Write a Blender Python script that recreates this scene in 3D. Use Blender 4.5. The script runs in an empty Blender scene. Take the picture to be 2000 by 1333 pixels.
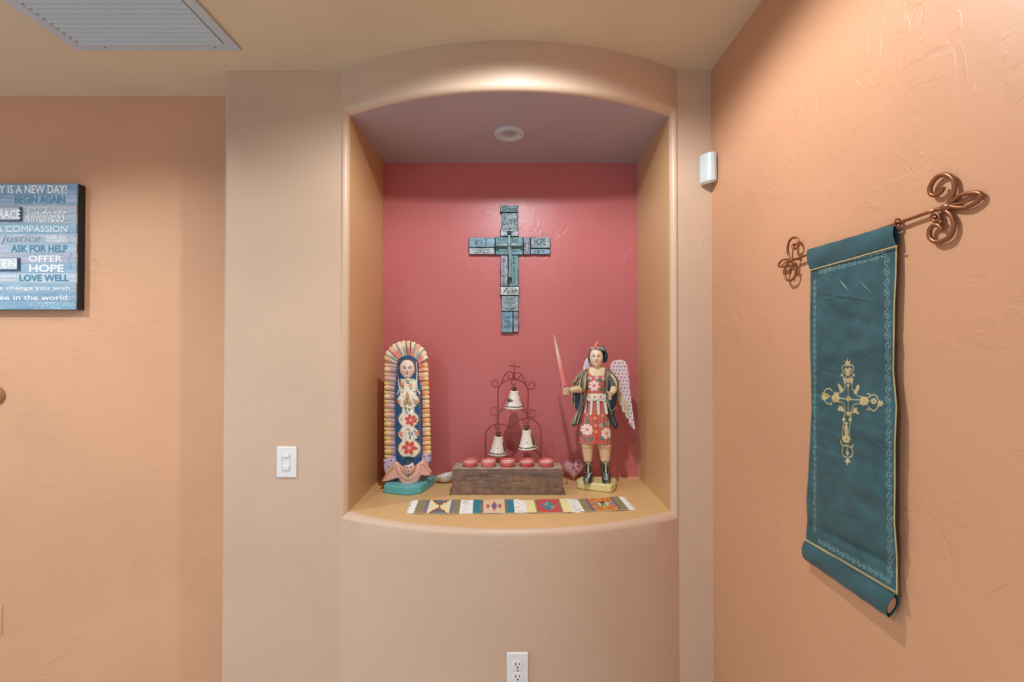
import bpy, bmesh, math, random
import numpy as np
from mathutils import Vector, Matrix
random.seed(7)
SC = bpy.context.scene
COL = SC.collection
PI = math.pi
F = 16/36*2000
PITCH = math.radians(0.58)
CZ = 1.5

# ------------------------------------------------------------ measuring helpers
def ray(px, py):
    x, y, z = (px-1000)/F, 1.0, -(py-666.5)/F
    c, s = math.cos(PITCH), math.sin(PITCH)
    return x, y*c-z*s, y*s+z*c
def PY(px, py, Y):
    x, y, z = ray(px, py); t = Y/y
    return Vector((x*t, Y, CZ+z*t))
def PX(px, py, X):
    x, y, z = ray(px, py); t = X/x
    return Vector((X, y*t, CZ+z*t))
def PZ(px, py, Z):
    x, y, z = ray(px, py); t = (Z-CZ)/z
    return Vector((x*t, y*t, Z))

def lin(c):
    out = []
    for v in c[:3]:
        v = v/255.0
        out.append(v/12.92 if v <= .04045 else ((v+.055)/1.055)**2.4)
    return tuple(out)

# ------------------------------------------------------------ painting on vertices
class Canvas:
    """A raster of surface colour that is sampled onto mesh vertices."""
    def __init__(s, x0, y0, x1, y1, res, bg):
        s.x0, s.y0, s.res = x0, y0, res
        s.W = max(2, int((x1-x0)*res)+1); s.H = max(2, int((y1-y0)*res)+1)
        s.a = np.zeros((s.H, s.W, 3)); s.a[:] = np.array(bg[:3], float)/255
        s.map = None; s.raw = False
    def pt(s, p):
        if s.map: p = s.map(p)
        return ((p[0]-s.x0)*s.res, (p[1]-s.y0)*s.res)
    def _box(s, xs, ys, m):
        i0 = max(0, int(min(xs)-m)); i1 = min(s.W, int(max(xs)+m)+2)
        j0 = max(0, int(min(ys)-m)); j1 = min(s.H, int(max(ys)+m)+2)
        if i1 <= i0 or j1 <= j0: return None
        Y, X = np.mgrid[j0:j1, i0:i1]
        return i0, i1, j0, j1, X.astype(float), Y.astype(float)
    def _mix(s, b, m, col, al):
        i0, i1, j0, j1 = b[:4]
        m = np.clip(m, 0, 1)[..., None]*al
        s.a[j0:j1, i0:i1] = s.a[j0:j1, i0:i1]*(1-m)+np.array(col[:3], float)/255*m
    def line(s, pts, w, col, al=1.0, smooth=False):
        if smooth: pts = crom(pts, 6)
        if s.map and not s.raw:
            q0, q1 = s.map((0, 0)), s.map((1, 0)); w = w*math.hypot(q1[0]-q0[0], q1[1]-q0[1])
        P = [s.pt(p) for p in pts]; hw = max(w*s.res/2, .5)
        b = s._box([p[0] for p in P], [p[1] for p in P], hw+1)
        if not b: return
        X, Y = b[4], b[5]; d = np.full(X.shape, 1e9)
        for (ax, ay), (bx, by) in zip(P[:-1], P[1:]):
            dx, dy = bx-ax, by-ay; L = dx*dx+dy*dy+1e-9
            t = np.clip(((X-ax)*dx+(Y-ay)*dy)/L, 0, 1)
            d = np.minimum(d, np.hypot(X-ax-t*dx, Y-ay-t*dy))
        s._mix(b, hw+.5-d, col, al)
    def poly(s, pts, col, al=1.0, smooth=False):
        if smooth: pts = crom(list(pts)+[pts[0]], 5)[:-1]
        P = [s.pt(p) for p in pts]
        b = s._box([p[0] for p in P], [p[1] for p in P], 1)
        if not b: return
        X, Y = b[4], b[5]; ins = np.zeros(X.shape, bool)
        for k in range(len(P)):
            ax, ay = P[k]; bx, by = P[(k+1) % len(P)]
            if ay == by: continue
            c = ((ay > Y) != (by > Y)) & (X < (bx-ax)*(Y-ay)/(by-ay)+ax)
            ins ^= c
        s._mix(b, ins.astype(float), col, al)
    def oval(s, c, rx, ry, col, rot=0.0, al=1.0):
        n = 20
        pts = []
        for k in range(n):
            a = 2*PI*k/n; x, y = rx*math.cos(a), ry*math.sin(a)
            pts.append((c[0]+x*math.cos(rot)-y*math.sin(rot), c[1]+x*math.sin(rot)+y*math.cos(rot)))
        s.poly(pts, col, al)
    def rect(s, x0, y0, x1, y1, col, al=1.0):
        s.poly([(x0, y0), (x1, y0), (x1, y1), (x0, y1)], col, al)
    def flower(s, c, r, col, mid, n=6, rot=0.0, edge=None):
        for k in range(n):
            a = rot+2*PI*k/n
            q = (c[0]+r*.6*math.cos(a), c[1]+r*.6*math.sin(a))
            if edge: s.oval(q, r*.46, r*.32, edge, a)
            s.oval(q, r*.40, r*.26, col, a)
        s.oval(c, r*.22, r*.22, mid)
    def leaf(s, a, b, w, col):
        dx, dy = b[0]-a[0], b[1]-a[1]; L = math.hypot(dx, dy)
        s.oval(((a[0]+b[0])/2, (a[1]+b[1])/2), L/2, w, col, math.atan2(dy, dx))
    def speck(s, amp, seed=1, sx=1, sy=1):
        r = np.random.RandomState(seed)
        n = r.rand(s.H//sy+2, s.W//sx+2)
        n = np.kron(n, np.ones((sy, sx)))[:s.H, :s.W]
        s.a *= (1+(n[..., None]-.5)*amp)
    def sample(s, x, y):
        x = (np.asarray(x, float)-s.x0)*s.res; y = (np.asarray(y, float)-s.y0)*s.res
        x = np.clip(x, 0, s.W-1.001); y = np.clip(y, 0, s.H-1.001)
        i = x.astype(int); j = y.astype(int); fx = (x-i)[..., None]; fy = (y-j)[..., None]
        c = (s.a[j, i]*(1-fx)*(1-fy)+s.a[j, i+1]*fx*(1-fy)+s.a[j+1, i]*(1-fx)*fy+s.a[j+1, i+1]*fx*fy)
        c = np.clip(c, 0, 1)
        return np.where(c <= .04045, c/12.92, ((c+.055)/1.055)**2.4)

def crom(pts, n=8):
    """Smooth path through the points."""
    P = [tuple(p) for p in pts]
    if len(P) < 3: return P
    Q = [P[0]]+P+[P[-1]]; out = []
    for k in range(1, len(Q)-2):
        p0, p1, p2, p3 = (np.array(q, float) for q in Q[k-1:k+3])
        for i in range(n):
            t = i/n
            out.append(tuple(.5*((2*p1)+(-p0+p2)*t+(2*p0-5*p1+4*p2-p3)*t*t+(-p0+3*p1-3*p2+p3)*t**3)))
    out.append(P[-1])
    return out

# ------------------------------------------------------------ mesh builder
class MB:
    def __init__(s): s.v, s.f, s.m, s.c, s.n = [], [], [], [], 0
    def add(s, verts, faces, mat=0, col=(200, 200, 200)):
        verts = np.asarray(verts, float).reshape(-1, 3); n0 = s.n
        s.v.append(verts); s.n += len(verts)
        for f in faces: s.f.append(tuple(int(i)+n0 for i in f))
        s.m += [mat]*len(faces)
        if isinstance(col, np.ndarray): s.c.append(col.reshape(-1, 3))
        else: s.c.append(np.tile(np.array(lin(col)), (len(verts), 1)))
    def grid(s, V, wrap_u=False, wrap_v=False, mat=0, col=(200, 200, 200), caps=False):
        """V: array (nv, nu, 3)"""
        V = np.asarray(V, float); nv, nu = V.shape[:2]; F_ = []
        for j in range(nv if wrap_v else nv-1):
            for i in range(nu if wrap_u else nu-1):
                a = j*nu+i; b = j*nu+(i+1) % nu; c = ((j+1) % nv)*nu+(i+1) % nu; d = ((j+1) % nv)*nu+i
                F_.append((a, b, c, d))
        if caps:
            F_.append(tuple(range(nu))[::-1]); F_.append(tuple((nv-1)*nu+i for i in range(nu)))
        s.add(V.reshape(-1, 3), F_, mat, col.reshape(-1, 3) if isinstance(col, np.ndarray) else col)
    def box(s, c, d, mat=0, col=(200, 200, 200), R=None):
        hx, hy, hz = d[0]/2, d[1]/2, d[2]/2
        P = [Vector((sx*hx, sy*hy, sz*hz)) for sz in (-1, 1) for sy in (-1, 1) for sx in (-1, 1)]
        if R is not None: P = [R @ p for p in P]
        P = [tuple(p+Vector(c)) for p in P]
        s.add(P, [(0, 2, 3, 1), (4, 5, 7, 6), (0, 1, 5, 4), (2, 6, 7, 3), (0, 4, 6, 2), (1, 3, 7, 5)], mat, col)
    def tube(s, path, r, n=8, mat=0, col=(200, 200, 200), smooth=0, flat=1.0):
        if smooth: path = crom([tuple(p) for p in path], smooth)
        P = [Vector(p) for p in path]; K = len(P)
        if hasattr(r, '__len__'):
            rr = np.interp(np.linspace(0, len(r)-1, K), range(len(r)), r)
        else: rr = [r]*K
        T = [(P[min(k+1, K-1)]-P[max(k-1, 0)]).normalized() for k in range(K)]
        ref = Vector((0, 1, 0)) if abs(T[0].y) < .9 else Vector((1, 0, 0))
        N = (ref-T[0]*ref.dot(T[0])).normalized(); V = []
        for k in range(K):
            N = (N-T[k]*N.dot(T[k]))
            N = N.normalized() if N.length > 1e-6 else T[k].orthogonal().normalized()
            B = T[k].cross(N)
            V.append([tuple(P[k]+N*math.cos(2*PI*i/n)*rr[k]*flat+B*math.sin(2*PI*i/n)*rr[k]) for i in range(n)])
        s.grid(np.array(V), wrap_u=True, mat=mat, col=col, caps=True)
    def lathe(s, prof, c=(0, 0, 0), n=32, mat=0, col=(200, 200, 200), colfn=None, R=None, sy=1.0):
        V = []; C = []
        for k, (r, z) in enumerate(prof):
            row = []
            for i in range(n):
                a = 2*PI*i/n
                p = Vector((r*math.cos(a), sy*r*math.sin(a), z))
                if R is not None: p = R @ p
                row.append(tuple(p+Vector(c)))
                if colfn: C.append(lin(colfn(a, z, k)))
            V.append(row)
        s.grid(np.array(V), wrap_u=True, mat=mat, col=np.array(C) if colfn else col)
    def ell(s, c, r, mat=0, col=(200, 200, 200), n=16, R=None):
        V = []
        for j in range(n+1):
            t = PI*(j/n)*.998+.001*PI; row = []
            for i in range(2*n):
                a = 2*PI*i/(2*n)
                p = Vector((r[0]*math.sin(t)*math.cos(a), r[1]*math.sin(t)*math.sin(a), -r[2]*math.cos(t)))
                if R is not None: p = R @ p
                row.append(tuple(p+Vector(c)))
            V.append(row)
        s.grid(np.array(V), wrap_u=True, mat=mat, col=col, caps=True)
    def cap(s, a, b, r1, r2=None, mat=0, col=(200, 200, 200), n=8):
        """capsule from a to b"""
        r2 = r1 if r2 is None else r2
        a, b = Vector(a), Vector(b); d = (b-a).normalized()
        path = [a-d*r1*.95, a-d*r1*.6, a, b, b+d*r2*.6, b+d*r2*.95]; rr = [r1*.2, r1*.78, r1, r2, r2*.78, r2*.2]
        s.tube(path, rr, n, mat, col)
    def prism(s, pts, a, b, mat=0, col=(200, 200, 200)):
        """pts: list of 3D points; extruded from +a to +b vector"""
        n = len(pts); a, b = Vector(a), Vector(b)
        V = [tuple(Vector(p)+a) for p in pts]+[tuple(Vector(p)+b) for p in pts]
        s.add(V, [tuple(range(n))[::-1], tuple(range(n, 2*n))]+[(k, (k+1) % n, n+(k+1) % n, n+k) for k in range(n)], mat, col)
    def build(s, name, mats, parent=None, loc=None, bevel=0, seg=2, smooth=True, sharp=40, subsurf=0, weld=0, kind=None, solid=0):
        V = np.concatenate(s.v); C = np.concatenate(s.c)
        base = Vector(loc) if loc is not None else (root_loc(parent) if parent else Vector((0, 0, 0)))
        V = V-np.array(base)
        me = bpy.data.meshes.new(name); me.from_pydata(V.tolist(), [], s.f)
        if not isinstance(mats, (list, tuple)): mats = [mats]
        for m in mats: me.materials.append(m)
        me.polygons.foreach_set('material_index', s.m)
        at = me.attributes.new('Col', 'FLOAT_COLOR', 'POINT')
        at.data.foreach_set('color', np.concatenate([C, np.ones((len(C), 1))], 1).ravel())
        bm = bmesh.new(); bm.from_mesh(me)
        if weld: bmesh.ops.remove_doubles(bm, verts=bm.verts, dist=weld)
        bmesh.ops.recalc_face_normals(bm, faces=bm.faces)
        bm.to_mesh(me); bm.free()
        if smooth:
            me.polygons.foreach_set('use_smooth', [True]*len(me.polygons))
            if sharp < 180: me.set_sharp_from_angle(angle=math.radians(sharp))
        o = bpy.data.objects.new(name, me); COL.objects.link(o)
        if parent: o.parent = parent
        elif loc is not None: o.location = loc
        if bevel:
            b = o.modifiers.new('edge', 'BEVEL'); b.width = bevel; b.segments = seg; b.limit_method = 'ANGLE'
            b.angle_limit = math.radians(35); b.harden_normals = False
        if subsurf:
            b = o.modifiers.new('sub', 'SUBSURF'); b.levels = subsurf; b.render_levels = subsurf
        if solid:
            b = o.modifiers.new('sol', 'SOLIDIFY'); b.thickness = solid; b.offset = 0
        if kind: o['kind'] = kind
        return o

def root_loc(p):
    while p.parent: p = p.parent
    return Vector(p.location)
def tag(o, label, cat, group=None):
    o['label'] = label; o['category'] = cat
    if group: o['group'] = group
    return o
def thing(name, loc, label, cat, group=None):
    o = bpy.data.objects.new(name, None); COL.objects.link(o); o.location = loc
    o.empty_display_size = .05
    return tag(o, label, cat, group)

# ------------------------------------------------------------ materials
def newmat(name):
    m = bpy.data.materials.new(name); m.use_nodes = True
    nt = m.node_tree; b = nt.nodes['Principled BSDF']
    return m, nt, b
def N(nt, t, **kw):
    n = nt.nodes.new(t)
    for k, v in kw.items():
        if k in n.inputs: n.inputs[k].default_value = v
        else: setattr(n, k, v)
    return n
def plain(name, col, rough=.5, metal=0.0, var=.06, scale=40, bump=0.0, bscale=200, coat=0.0, spec=.5):
    m, nt, b = newmat(name); L = nt.links
    tc = N(nt, 'ShaderNodeTexCoord')
    no = N(nt, 'ShaderNodeTexNoise'); no.inputs['Scale'].default_value = scale; no.inputs['Detail'].default_value = 4
    L.new(tc.outputs['Object'], no.inputs['Vector'])
    mr = N(nt, 'ShaderNodeMapRange'); mr.inputs['To Min'].default_value = 1-var; mr.inputs['To Max'].default_value = 1+var
    L.new(no.outputs['Fac'], mr.inputs['Value'])
    vm = N(nt, 'ShaderNodeVectorMath', operation='SCALE'); vm.inputs[0].default_value = lin(col)
    L.new(mr.outputs['Result'], vm.inputs['Scale']); L.new(vm.outputs[0], b.inputs['Base Color'])
    b.inputs['Roughness'].default_value = rough; b.inputs['Metallic'].default_value = metal
    b.inputs['Coat Weight'].default_value = coat; b.inputs['Specular IOR Level'].default_value = spec
    if bump:
        n2 = N(nt, 'ShaderNodeTexNoise'); n2.inputs['Scale'].default_value = bscale
        L.new(tc.outputs['Object'], n2.inputs['Vector'])
        bp = N(nt, 'ShaderNodeBump'); bp.inputs['Strength'].default_value = bump; bp.inputs['Distance'].default_value = .002
        L.new(n2.outputs['Fac'], bp.inputs['Height']); L.new(bp.outputs['Normal'], b.inputs['Normal'])
    return m
def painted(name, rough=.5, var=.12, scale=120, bump=.25, sheen=0.0, spec=.4, stretch=(1, 1, 1)):
    m, nt, b = newmat(name); L = nt.links
    at = N(nt, 'ShaderNodeAttribute', attribute_name='Col')
    tc = N(nt, 'ShaderNodeTexCoord'); mp = N(nt, 'ShaderNodeMapping'); mp.inputs['Scale'].default_value = stretch
    L.new(tc.outputs['Object'], mp.inputs['Vector'])
    no = N(nt, 'ShaderNodeTexNoise'); no.inputs['Scale'].default_value = scale; no.inputs['Detail'].default_value = 5
    L.new(mp.outputs[0], no.inputs['Vector'])
    mr = N(nt, 'ShaderNodeMapRange'); mr.inputs['From Min'].default_value = .25; mr.inputs['From Max'].default_value = .75
    mr.inputs['To Min'].default_value = 1-var; mr.inputs['To Max'].default_value = 1+var
    L.new(no.outputs['Fac'], mr.inputs['Value'])
    vm = N(nt, 'ShaderNodeVectorMath', operation='SCALE')
    L.new(at.outputs['Color'], vm.inputs[0]); L.new(mr.outputs['Result'], vm.inputs['Scale'])
    L.new(vm.outputs[0], b.inputs['Base Color'])
    bp = N(nt, 'ShaderNodeBump'); bp.inputs['Strength'].default_value = bump; bp.inputs['Distance'].default_value = .001
    L.new(no.outputs['Fac'], bp.inputs['Height']); L.new(bp.outputs['Normal'], b.inputs['Normal'])
    b.inputs['Roughness'].default_value = rough; b.inputs['Sheen Weight'].default_value = sheen
    b.inputs['Specular IOR Level'].default_value = spec
    return m
def stucco(name, col, amt=1.0, rough=.5, seed=0.0, spec=.3, var=.035):
    """hand trowelled plaster: smooth with scattered ridges and flat patches"""
    m, nt, b = newmat(name); L = nt.links
    tc = N(nt, 'ShaderNodeTexCoord'); mp = N(nt, 'ShaderNodeMapping'); mp.inputs['Location'].default_value = (seed, seed*1.7, seed*.6)
    L.new(tc.outputs['Object'], mp.inputs['Vector'])
    def noise(scale, det=3, dist=0.0, rg=.5):
        n = N(nt, 'ShaderNodeTexNoise'); n.inputs['Scale'].default_value = scale; n.inputs['Detail'].default_value = det
        n.inputs['Distortion'].default_value = dist; n.inputs['Roughness'].default_value = rg
        L.new(mp.outputs[0], n.inputs['Vector']); return n.outputs['Fac']
    def math_(op, a, c, cl=False):
        n = N(nt, 'ShaderNodeMath', operation=op); n.use_clamp = cl
        for k, v in enumerate((a, c)):
            if isinstance(v, (int, float)): n.inputs[k].default_value = v
            else: L.new(v, n.inputs[k])
        return n.outputs[0]
    def rng(v, a, c, lo=0., hi=1.):
        n = N(nt, 'ShaderNodeMapRange', interpolation_type='SMOOTHSTEP'); n.inputs['From Min'].default_value = a; n.inputs['From Max'].default_value = c
        n.inputs['To Min'].default_value = lo; n.inputs['To Max'].default_value = hi
        L.new(v, n.inputs['Value']); return n.outputs['Result']
    # patches with a sharp lip on one side = the trowel's edge
    steps = None
    for sc_, lo, amp in ((4.5, .50, .7), (9, .52, .6), (17, .53, .45)):
        lip = rng(noise(sc_, 3.5, 1.5, .55), lo, lo+.022)
        mask = rng(noise(sc_*.42, 2, .3), .50, .66)
        t = math_('MULTIPLY', math_('MULTIPLY', lip, mask), amp)
        steps = t if steps is None else math_('ADD', steps, t)
    broad = math_('MULTIPLY', noise(5, 2, .4), .9)
    mid = math_('MULTIPLY', noise(26, 3, .3), .14)
    fine = math_('MULTIPLY', noise(420, 2), .035)
    h = math_('ADD', math_('ADD', steps, broad), math_('ADD', mid, fine))
    bp = N(nt, 'ShaderNodeBump'); bp.inputs['Strength'].default_value = min(1, .55*amt); bp.inputs['Distance'].default_value = .0016*amt
    L.new(h, bp.inputs['Height']); L.new(bp.outputs['Normal'], b.inputs['Normal'])
    mr = rng(noise(2.2, 3), .3, .7, 1-var, 1+var)
    vm = N(nt, 'ShaderNodeVectorMath', operation='SCALE'); vm.inputs[0].default_value = lin(col)
    L.new(mr, vm.inputs['Scale']); L.new(vm.outputs[0], b.inputs['Base Color'])
    b.inputs['Roughness'].default_value = rough; b.inputs['Specular IOR Level'].default_value = spec
    return m

C_TAUPE = (208, 179, 153); C_ORANGE = (216, 165, 128)
M = dict(
    taupe=stucco('taupe plaster', C_TAUPE, .8, .42, 1.3, .4),
    orange_l=stucco('terracotta plaster', C_ORANGE, 1.15, .45, 4.1, .4),
    orange_r=stucco('terracotta plaster right', (201, 149, 113), 1.0, .45, 7.7, .4),
    ceil=stucco('tan ceiling plaster', (216, 197, 166), .8, .5, 2.2),
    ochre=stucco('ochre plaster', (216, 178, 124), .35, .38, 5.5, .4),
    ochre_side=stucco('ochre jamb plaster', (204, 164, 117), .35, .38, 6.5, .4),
    maroon=stucco('dusty red plaster', (197, 110, 109), .9, .36, 9.1, .45),
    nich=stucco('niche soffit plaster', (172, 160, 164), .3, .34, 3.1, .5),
    floor=plain('floor tile', (226, 228, 230), .6),
    white=plain('white plastic', (232, 233, 232), .3, var=.01),
    whitem=plain('white enamel', (188, 197, 202), .4, var=.02),
    sensor=plain('sensor plastic', (196, 203, 205), .22, var=.01),
    dark=plain('dark void', (18, 17, 16), .8),
    metalw=plain('screw metal', (150, 150, 150), .35, .8),
    copper=plain('copper brown metal', (146, 92, 58), .34, .55, var=.12, scale=60, spec=.6),
    rust=plain('rust red iron', (134, 64, 56), .55, .35, var=.2, scale=90),
    brass=plain('antique brass', (120, 96, 76), .35, .8),
    paint=painted('hand painted wood', .5, .08, 160, .3),
    glaze=painted('painted glaze', .16, .03, 60, .05, spec=.6),
    gloss=painted('glossy paint', .32, .08, 90, .2),
    weather=painted('weathered board', .6, .38, 55, .9, stretch=(.6, 1, 1)),
    wool=painted('woven wool', .9, .07, 700, .8, sheen=.2, spec=.1),
    patina=painted('patina metal', .3, .35, 140, .6, spec=.7),
    satin=painted('satin cloth', .42, .12, 26, .6, sheen=.03, spec=.35),
    black=plain('black edge paint', (30, 28, 28), .5),
)

# ------------------------------------------------------------ room measures
YW = 1.67; YL = 1.843; YB = 2.12; XR = .735
CX = -.0095
ZC = PY(550, 138, YW).z
ZS = PY(995, 932, YB).z
ZT = PY(995, 319, YB).z
HB = .62; SAG = YW-1.503; RB = (HB*HB+SAG*SAG)/(2*SAG)
HO = .593; RIM = .02
XL = PY(433, 700, YW).x
def yf(x):
    d = abs(x-CX)
    if d >= HB: return YW
    return YW-(math.sqrt(RB*RB-d*d)-(RB-SAG))

def room():
    # front wall: plan profile with rounded left corner, bulging middle
    prof = []
    prof.append((XL, YL+.05))
    r = .02
    prof.append((XL, YW+r))
    for k in range(1, 7):
        a = PI/2*k/6; prof.append((XL+r-r*math.cos(a), YW+r-r*math.sin(a)))
    x = XL+.05
    while x < CX-HB-.03: prof.append((x, YW)); x += .06
    prof.append((CX-HB, YW))
    xo = HO+RIM
    prof.append((CX-xo, yf(CX-xo)))
    K = 64
    mid = [CX-xo+2*xo*k/K for k in range(1, K)]
    for xx in mid: prof.append((xx, yf(xx)))
    prof.append((CX+xo, yf(CX+xo))); prof.append((CX+HB, YW))
    prof.append((CX+HB+.04, YW)); prof.append((XR+.05, YW))
    i0 = prof.index((CX-xo, yf(CX-xo))); i1 = prof.index((CX+xo, yf(CX+xo)))
    zb, zt = ZS-RIM, ZT+RIM
    zs = list(np.linspace(0, zb, 12))+list(np.linspace(zb, zt, 31)[1:])+list(np.linspace(zt, ZC+.02, 5)[1:])
    V = np.array([[(p[0], p[1], z) for p in prof] for z in zs])
    nu = len(prof); F_ = []
    for j in range(len(zs)-1):
        for i in range(nu-1):
            if i0 <= i < i1 and zb-1e-6 <= zs[j] and zs[j+1] <= zt+1e-6: continue
            F_.append((j*nu+i, j*nu+i+1, (j+1)*nu+i+1, (j+1)*nu+i))
    mb = MB(); mb.add(V.reshape(-1, 3), F_)
    # rounded rim of the opening, mitred at the corners
    zr = list(np.linspace(0, 1, 31))
    rings = []
    for k in range(9):
        a = PI/2*k/8; off = RIM*(1-math.sin(a)); dep = RIM*(1-math.cos(a))
        xl, xr, b_, t_ = CX-HO-off, CX+HO+off, ZS-off, ZT+off; ring = []
        for q in range(K): ring.append((xl+(xr-xl)*q/K, b_))
        for q in range(30): ring.append((xr, b_+(t_-b_)*zr[q]))
        for q in range(K): ring.append((xr-(xr-xl)*q/K, t_))
        for q in range(30): ring.append((xl, t_-(t_-b_)*zr[q]))
        rings.append([(p[0], yf(CX+(p[0]-CX)*(HO+RIM)/(HO+off))+dep, p[1]) for p in ring])
    mb.grid(np.array(rings), wrap_u=True)
    mb.build('wall_front', M['taupe'], weld=.0004, sharp=24, kind='structure')
    # niche lining
    last = rings[-1]
    bot = last[:K+1]; rt = last[K:K+31]; top = last[K+30:2*K+31]; lf = last[2*K+30:]+[last[0]]
    def strip(edge, f, name, mat, n=8):
        mbs = MB(); R_ = []
        for k in range(n+1):
            t = k/n; R_.append([tuple(Vector(p)*(1-t)+Vector(f(p))*t) for p in edge])
        mbs.grid(np.array(R_)); mbs.build(name, mat, kind='structure')
    back = lambda p: (p[0], YB, p[2])
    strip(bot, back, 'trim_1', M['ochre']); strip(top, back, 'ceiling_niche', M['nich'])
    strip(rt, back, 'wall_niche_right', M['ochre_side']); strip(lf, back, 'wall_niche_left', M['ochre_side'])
    mb = MB(); mb.box((CX, YB+.02, (ZS+ZT)/2), (2*HO+.1, .04, ZT-ZS+.1)); mb.build('wall_niche_back', M['maroon'], kind='structure')
    mb = MB(); mb.box(((XL-4)/2+.02, YL+.03, ZC/2), (XL+4+.06, .06, ZC+.04)); mb.build('wall_left', M['orange_l'], kind='structure')
    mb = MB(); mb.box((XR+.03, -.6, ZC/2), (.06, 5.6, ZC+.04)); mb.build('wall_right', M['orange_r'], kind='structure')
    mb = MB(); mb.box((-1.6, -.6, ZC+.03), (4.9, 5.6, .06)); mb.build('ceiling', M['ceil'], kind='structure')
    mb = MB(); mb.box((-1.6, -.6, -.03), (4.9, 5.6, .06)); mb.build('floor', M['floor'], kind='structure')
room()

# ------------------------------------------------------------ text outlines
def text_geo(body, bold=0.0, shear=0.0):
    cu = bpy.data.curves.new('t', 'FONT'); cu.body = body; cu.offset = bold; cu.shear = shear; cu.resolution_u = 3; cu.size = 1
    o = bpy.data.objects.new('t', cu); COL.objects.link(o); bpy.context.view_layer.update()
    me = bpy.data.meshes.new_from_object(o.evaluated_get(bpy.context.evaluated_depsgraph_get()))
    v = np.array([tuple(x.co) for x in me.vertices])[:, :2]; f = [tuple(p.vertices) for p in me.polygons]
    bpy.data.objects.remove(o); bpy.data.curves.remove(cu); bpy.data.meshes.remove(me)
    return v, f
def text_on(mb, body, fn, x0, y0, x1, y1, col, bold=0.0, shear=0.0, rot=0, mat=0, serif=False):
    """Fit the words to a rectangle of the surface; fn(x, y) -> point."""
    v, f = text_geo(body, bold, shear)
    v = v-v.min(0); v = v/v.max(0)
    if rot == 90: v = np.stack([v[:, 1], 1-v[:, 0]], 1); 
    if rot == -90: v = np.stack([1-v[:, 1], v[:, 0]], 1)
    P = [tuple(fn(x0+(x1-x0)*a, y1+(y0-y1)*b)) for a, b in v]
    mb.add(P, f, mat, col)

# ------------------------------------------------------------ relief from outlines
def inside(polys, X, Y):
    ins = np.zeros(X.shape, bool)
    for P in polys:
        one = np.zeros(X.shape, bool)
        for k in range(len(P)):
            ax, ay = P[k]; bx, by = P[(k+1) % len(P)]
            if ay == by: continue
            one ^= ((ay > Y) != (by > Y)) & (X < (bx-ax)*(Y-ay)/(by-ay)+ax)
        ins |= one
    return ins
def edge_dist(polys, X, Y):
    d = np.full(X.shape, 1e9)
    for P in polys:
        for k in range(len(P)):
            ax, ay = P[k]; bx, by = P[(k+1) % len(P)]
            dx, dy = bx-ax, by-ay; L = dx*dx+dy*dy+1e-9
            t = np.clip(((X-ax)*dx+(Y-ay)*dy)/L, 0, 1)
            d = np.minimum(d, np.hypot(X-ax-t*dx, Y-ay-t*dy))
    return d
def relief(mb, polys, Y0, dep, back=0.0, edge=2.0, canvas=None, col=(200, 200, 200), res=2.0, fn=None, smooth=False, mat=0):
    """A carved board: outline in photo units, real thickness dep-back (same units) at distance Y0."""
    if smooth: polys = [crom(list(P)+[P[0]], 5)[:-1] for P in polys]
    allp = np.array([p for P in polys for p in P], float)
    x0, y0 = allp.min(0)-1/res; x1, y1 = allp.max(0)+1/res
    nx = int((x1-x0)*res)+1; ny = int((y1-y0)*res)+1
    gx = x0+np.arange(nx+1)/res; gy = y0+np.arange(ny+1)/res
    cx, cy = np.meshgrid(gx[:-1]+.5/res, gy[:-1]+.5/res)
    cell = inside(polys, cx, cy)
    VX, VY = np.meshgrid(gx, gy)
    ed = edge_dist(polys, VX, VY); outv = ~inside(polys, VX, VY)
    d = np.where(outv, 0, ed)
    k = np.clip(d/edge, 0, 1); D = back+(dep-back)*(.45+.55*np.sqrt(1-(1-k)**2))
    if fn is not None: D = D+fn(VX, VY)*np.clip(k*1.5, 0, 1)
    s = Y0/F
    c0, s0 = math.cos(PITCH), math.sin(PITCH)
    rx, ry, rz = (VX-1000)/F, c0+(VY-666.5)/F*s0, s0-(VY-666.5)/F*c0
    WX = rx/ry*Y0; WZ = CZ+rz/ry*Y0
    front = np.stack([WX, Y0-D*s, WZ], -1); rear = np.stack([WX, np.full(WX.shape, Y0-back*s), WZ], -1)
    used = np.zeros(VX.shape, bool); used[:-1, :-1] |= cell; used[1:, :-1] |= cell; used[:-1, 1:] |= cell; used[1:, 1:] |= cell
    idx = -np.ones(VX.shape, int); n = used.sum(); idx[used] = np.arange(n)
    jj, ii = np.nonzero(cell)
    a, b, c, e = idx[jj, ii], idx[jj, ii+1], idx[jj+1, ii+1], idx[jj+1, ii]
    faces = np.stack([a, e, c, b], 1).tolist()+(np.stack([a, b, c, e], 1)+n).tolist()
    pad = np.pad(cell, 1)
    for dj, di, (p, q) in ((-1, 0, (0, 1)), (1, 0, (2, 3)), (0, -1, (3, 0)), (0, 1, (1, 2))):
        nb = pad[1+dj:pad.shape[0]-1+dj, 1+di:pad.shape[1]-1+di]
        j2, i2 = np.nonzero(cell & ~nb)
        Q = [idx[j2, i2], idx[j2, i2+1], idx[j2+1, i2+1], idx[j2+1, i2]]
        faces += np.stack([Q[p], Q[q], Q[q]+n, Q[p]+n], 1).tolist()
    V = np.concatenate([front[used], rear[used]])
    if canvas is not None:
        cc = canvas.sample(VX[used], VY[used]); cc = np.concatenate([cc, cc])
    else: cc = col
    mb.add(V, faces, mat, cc)

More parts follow.
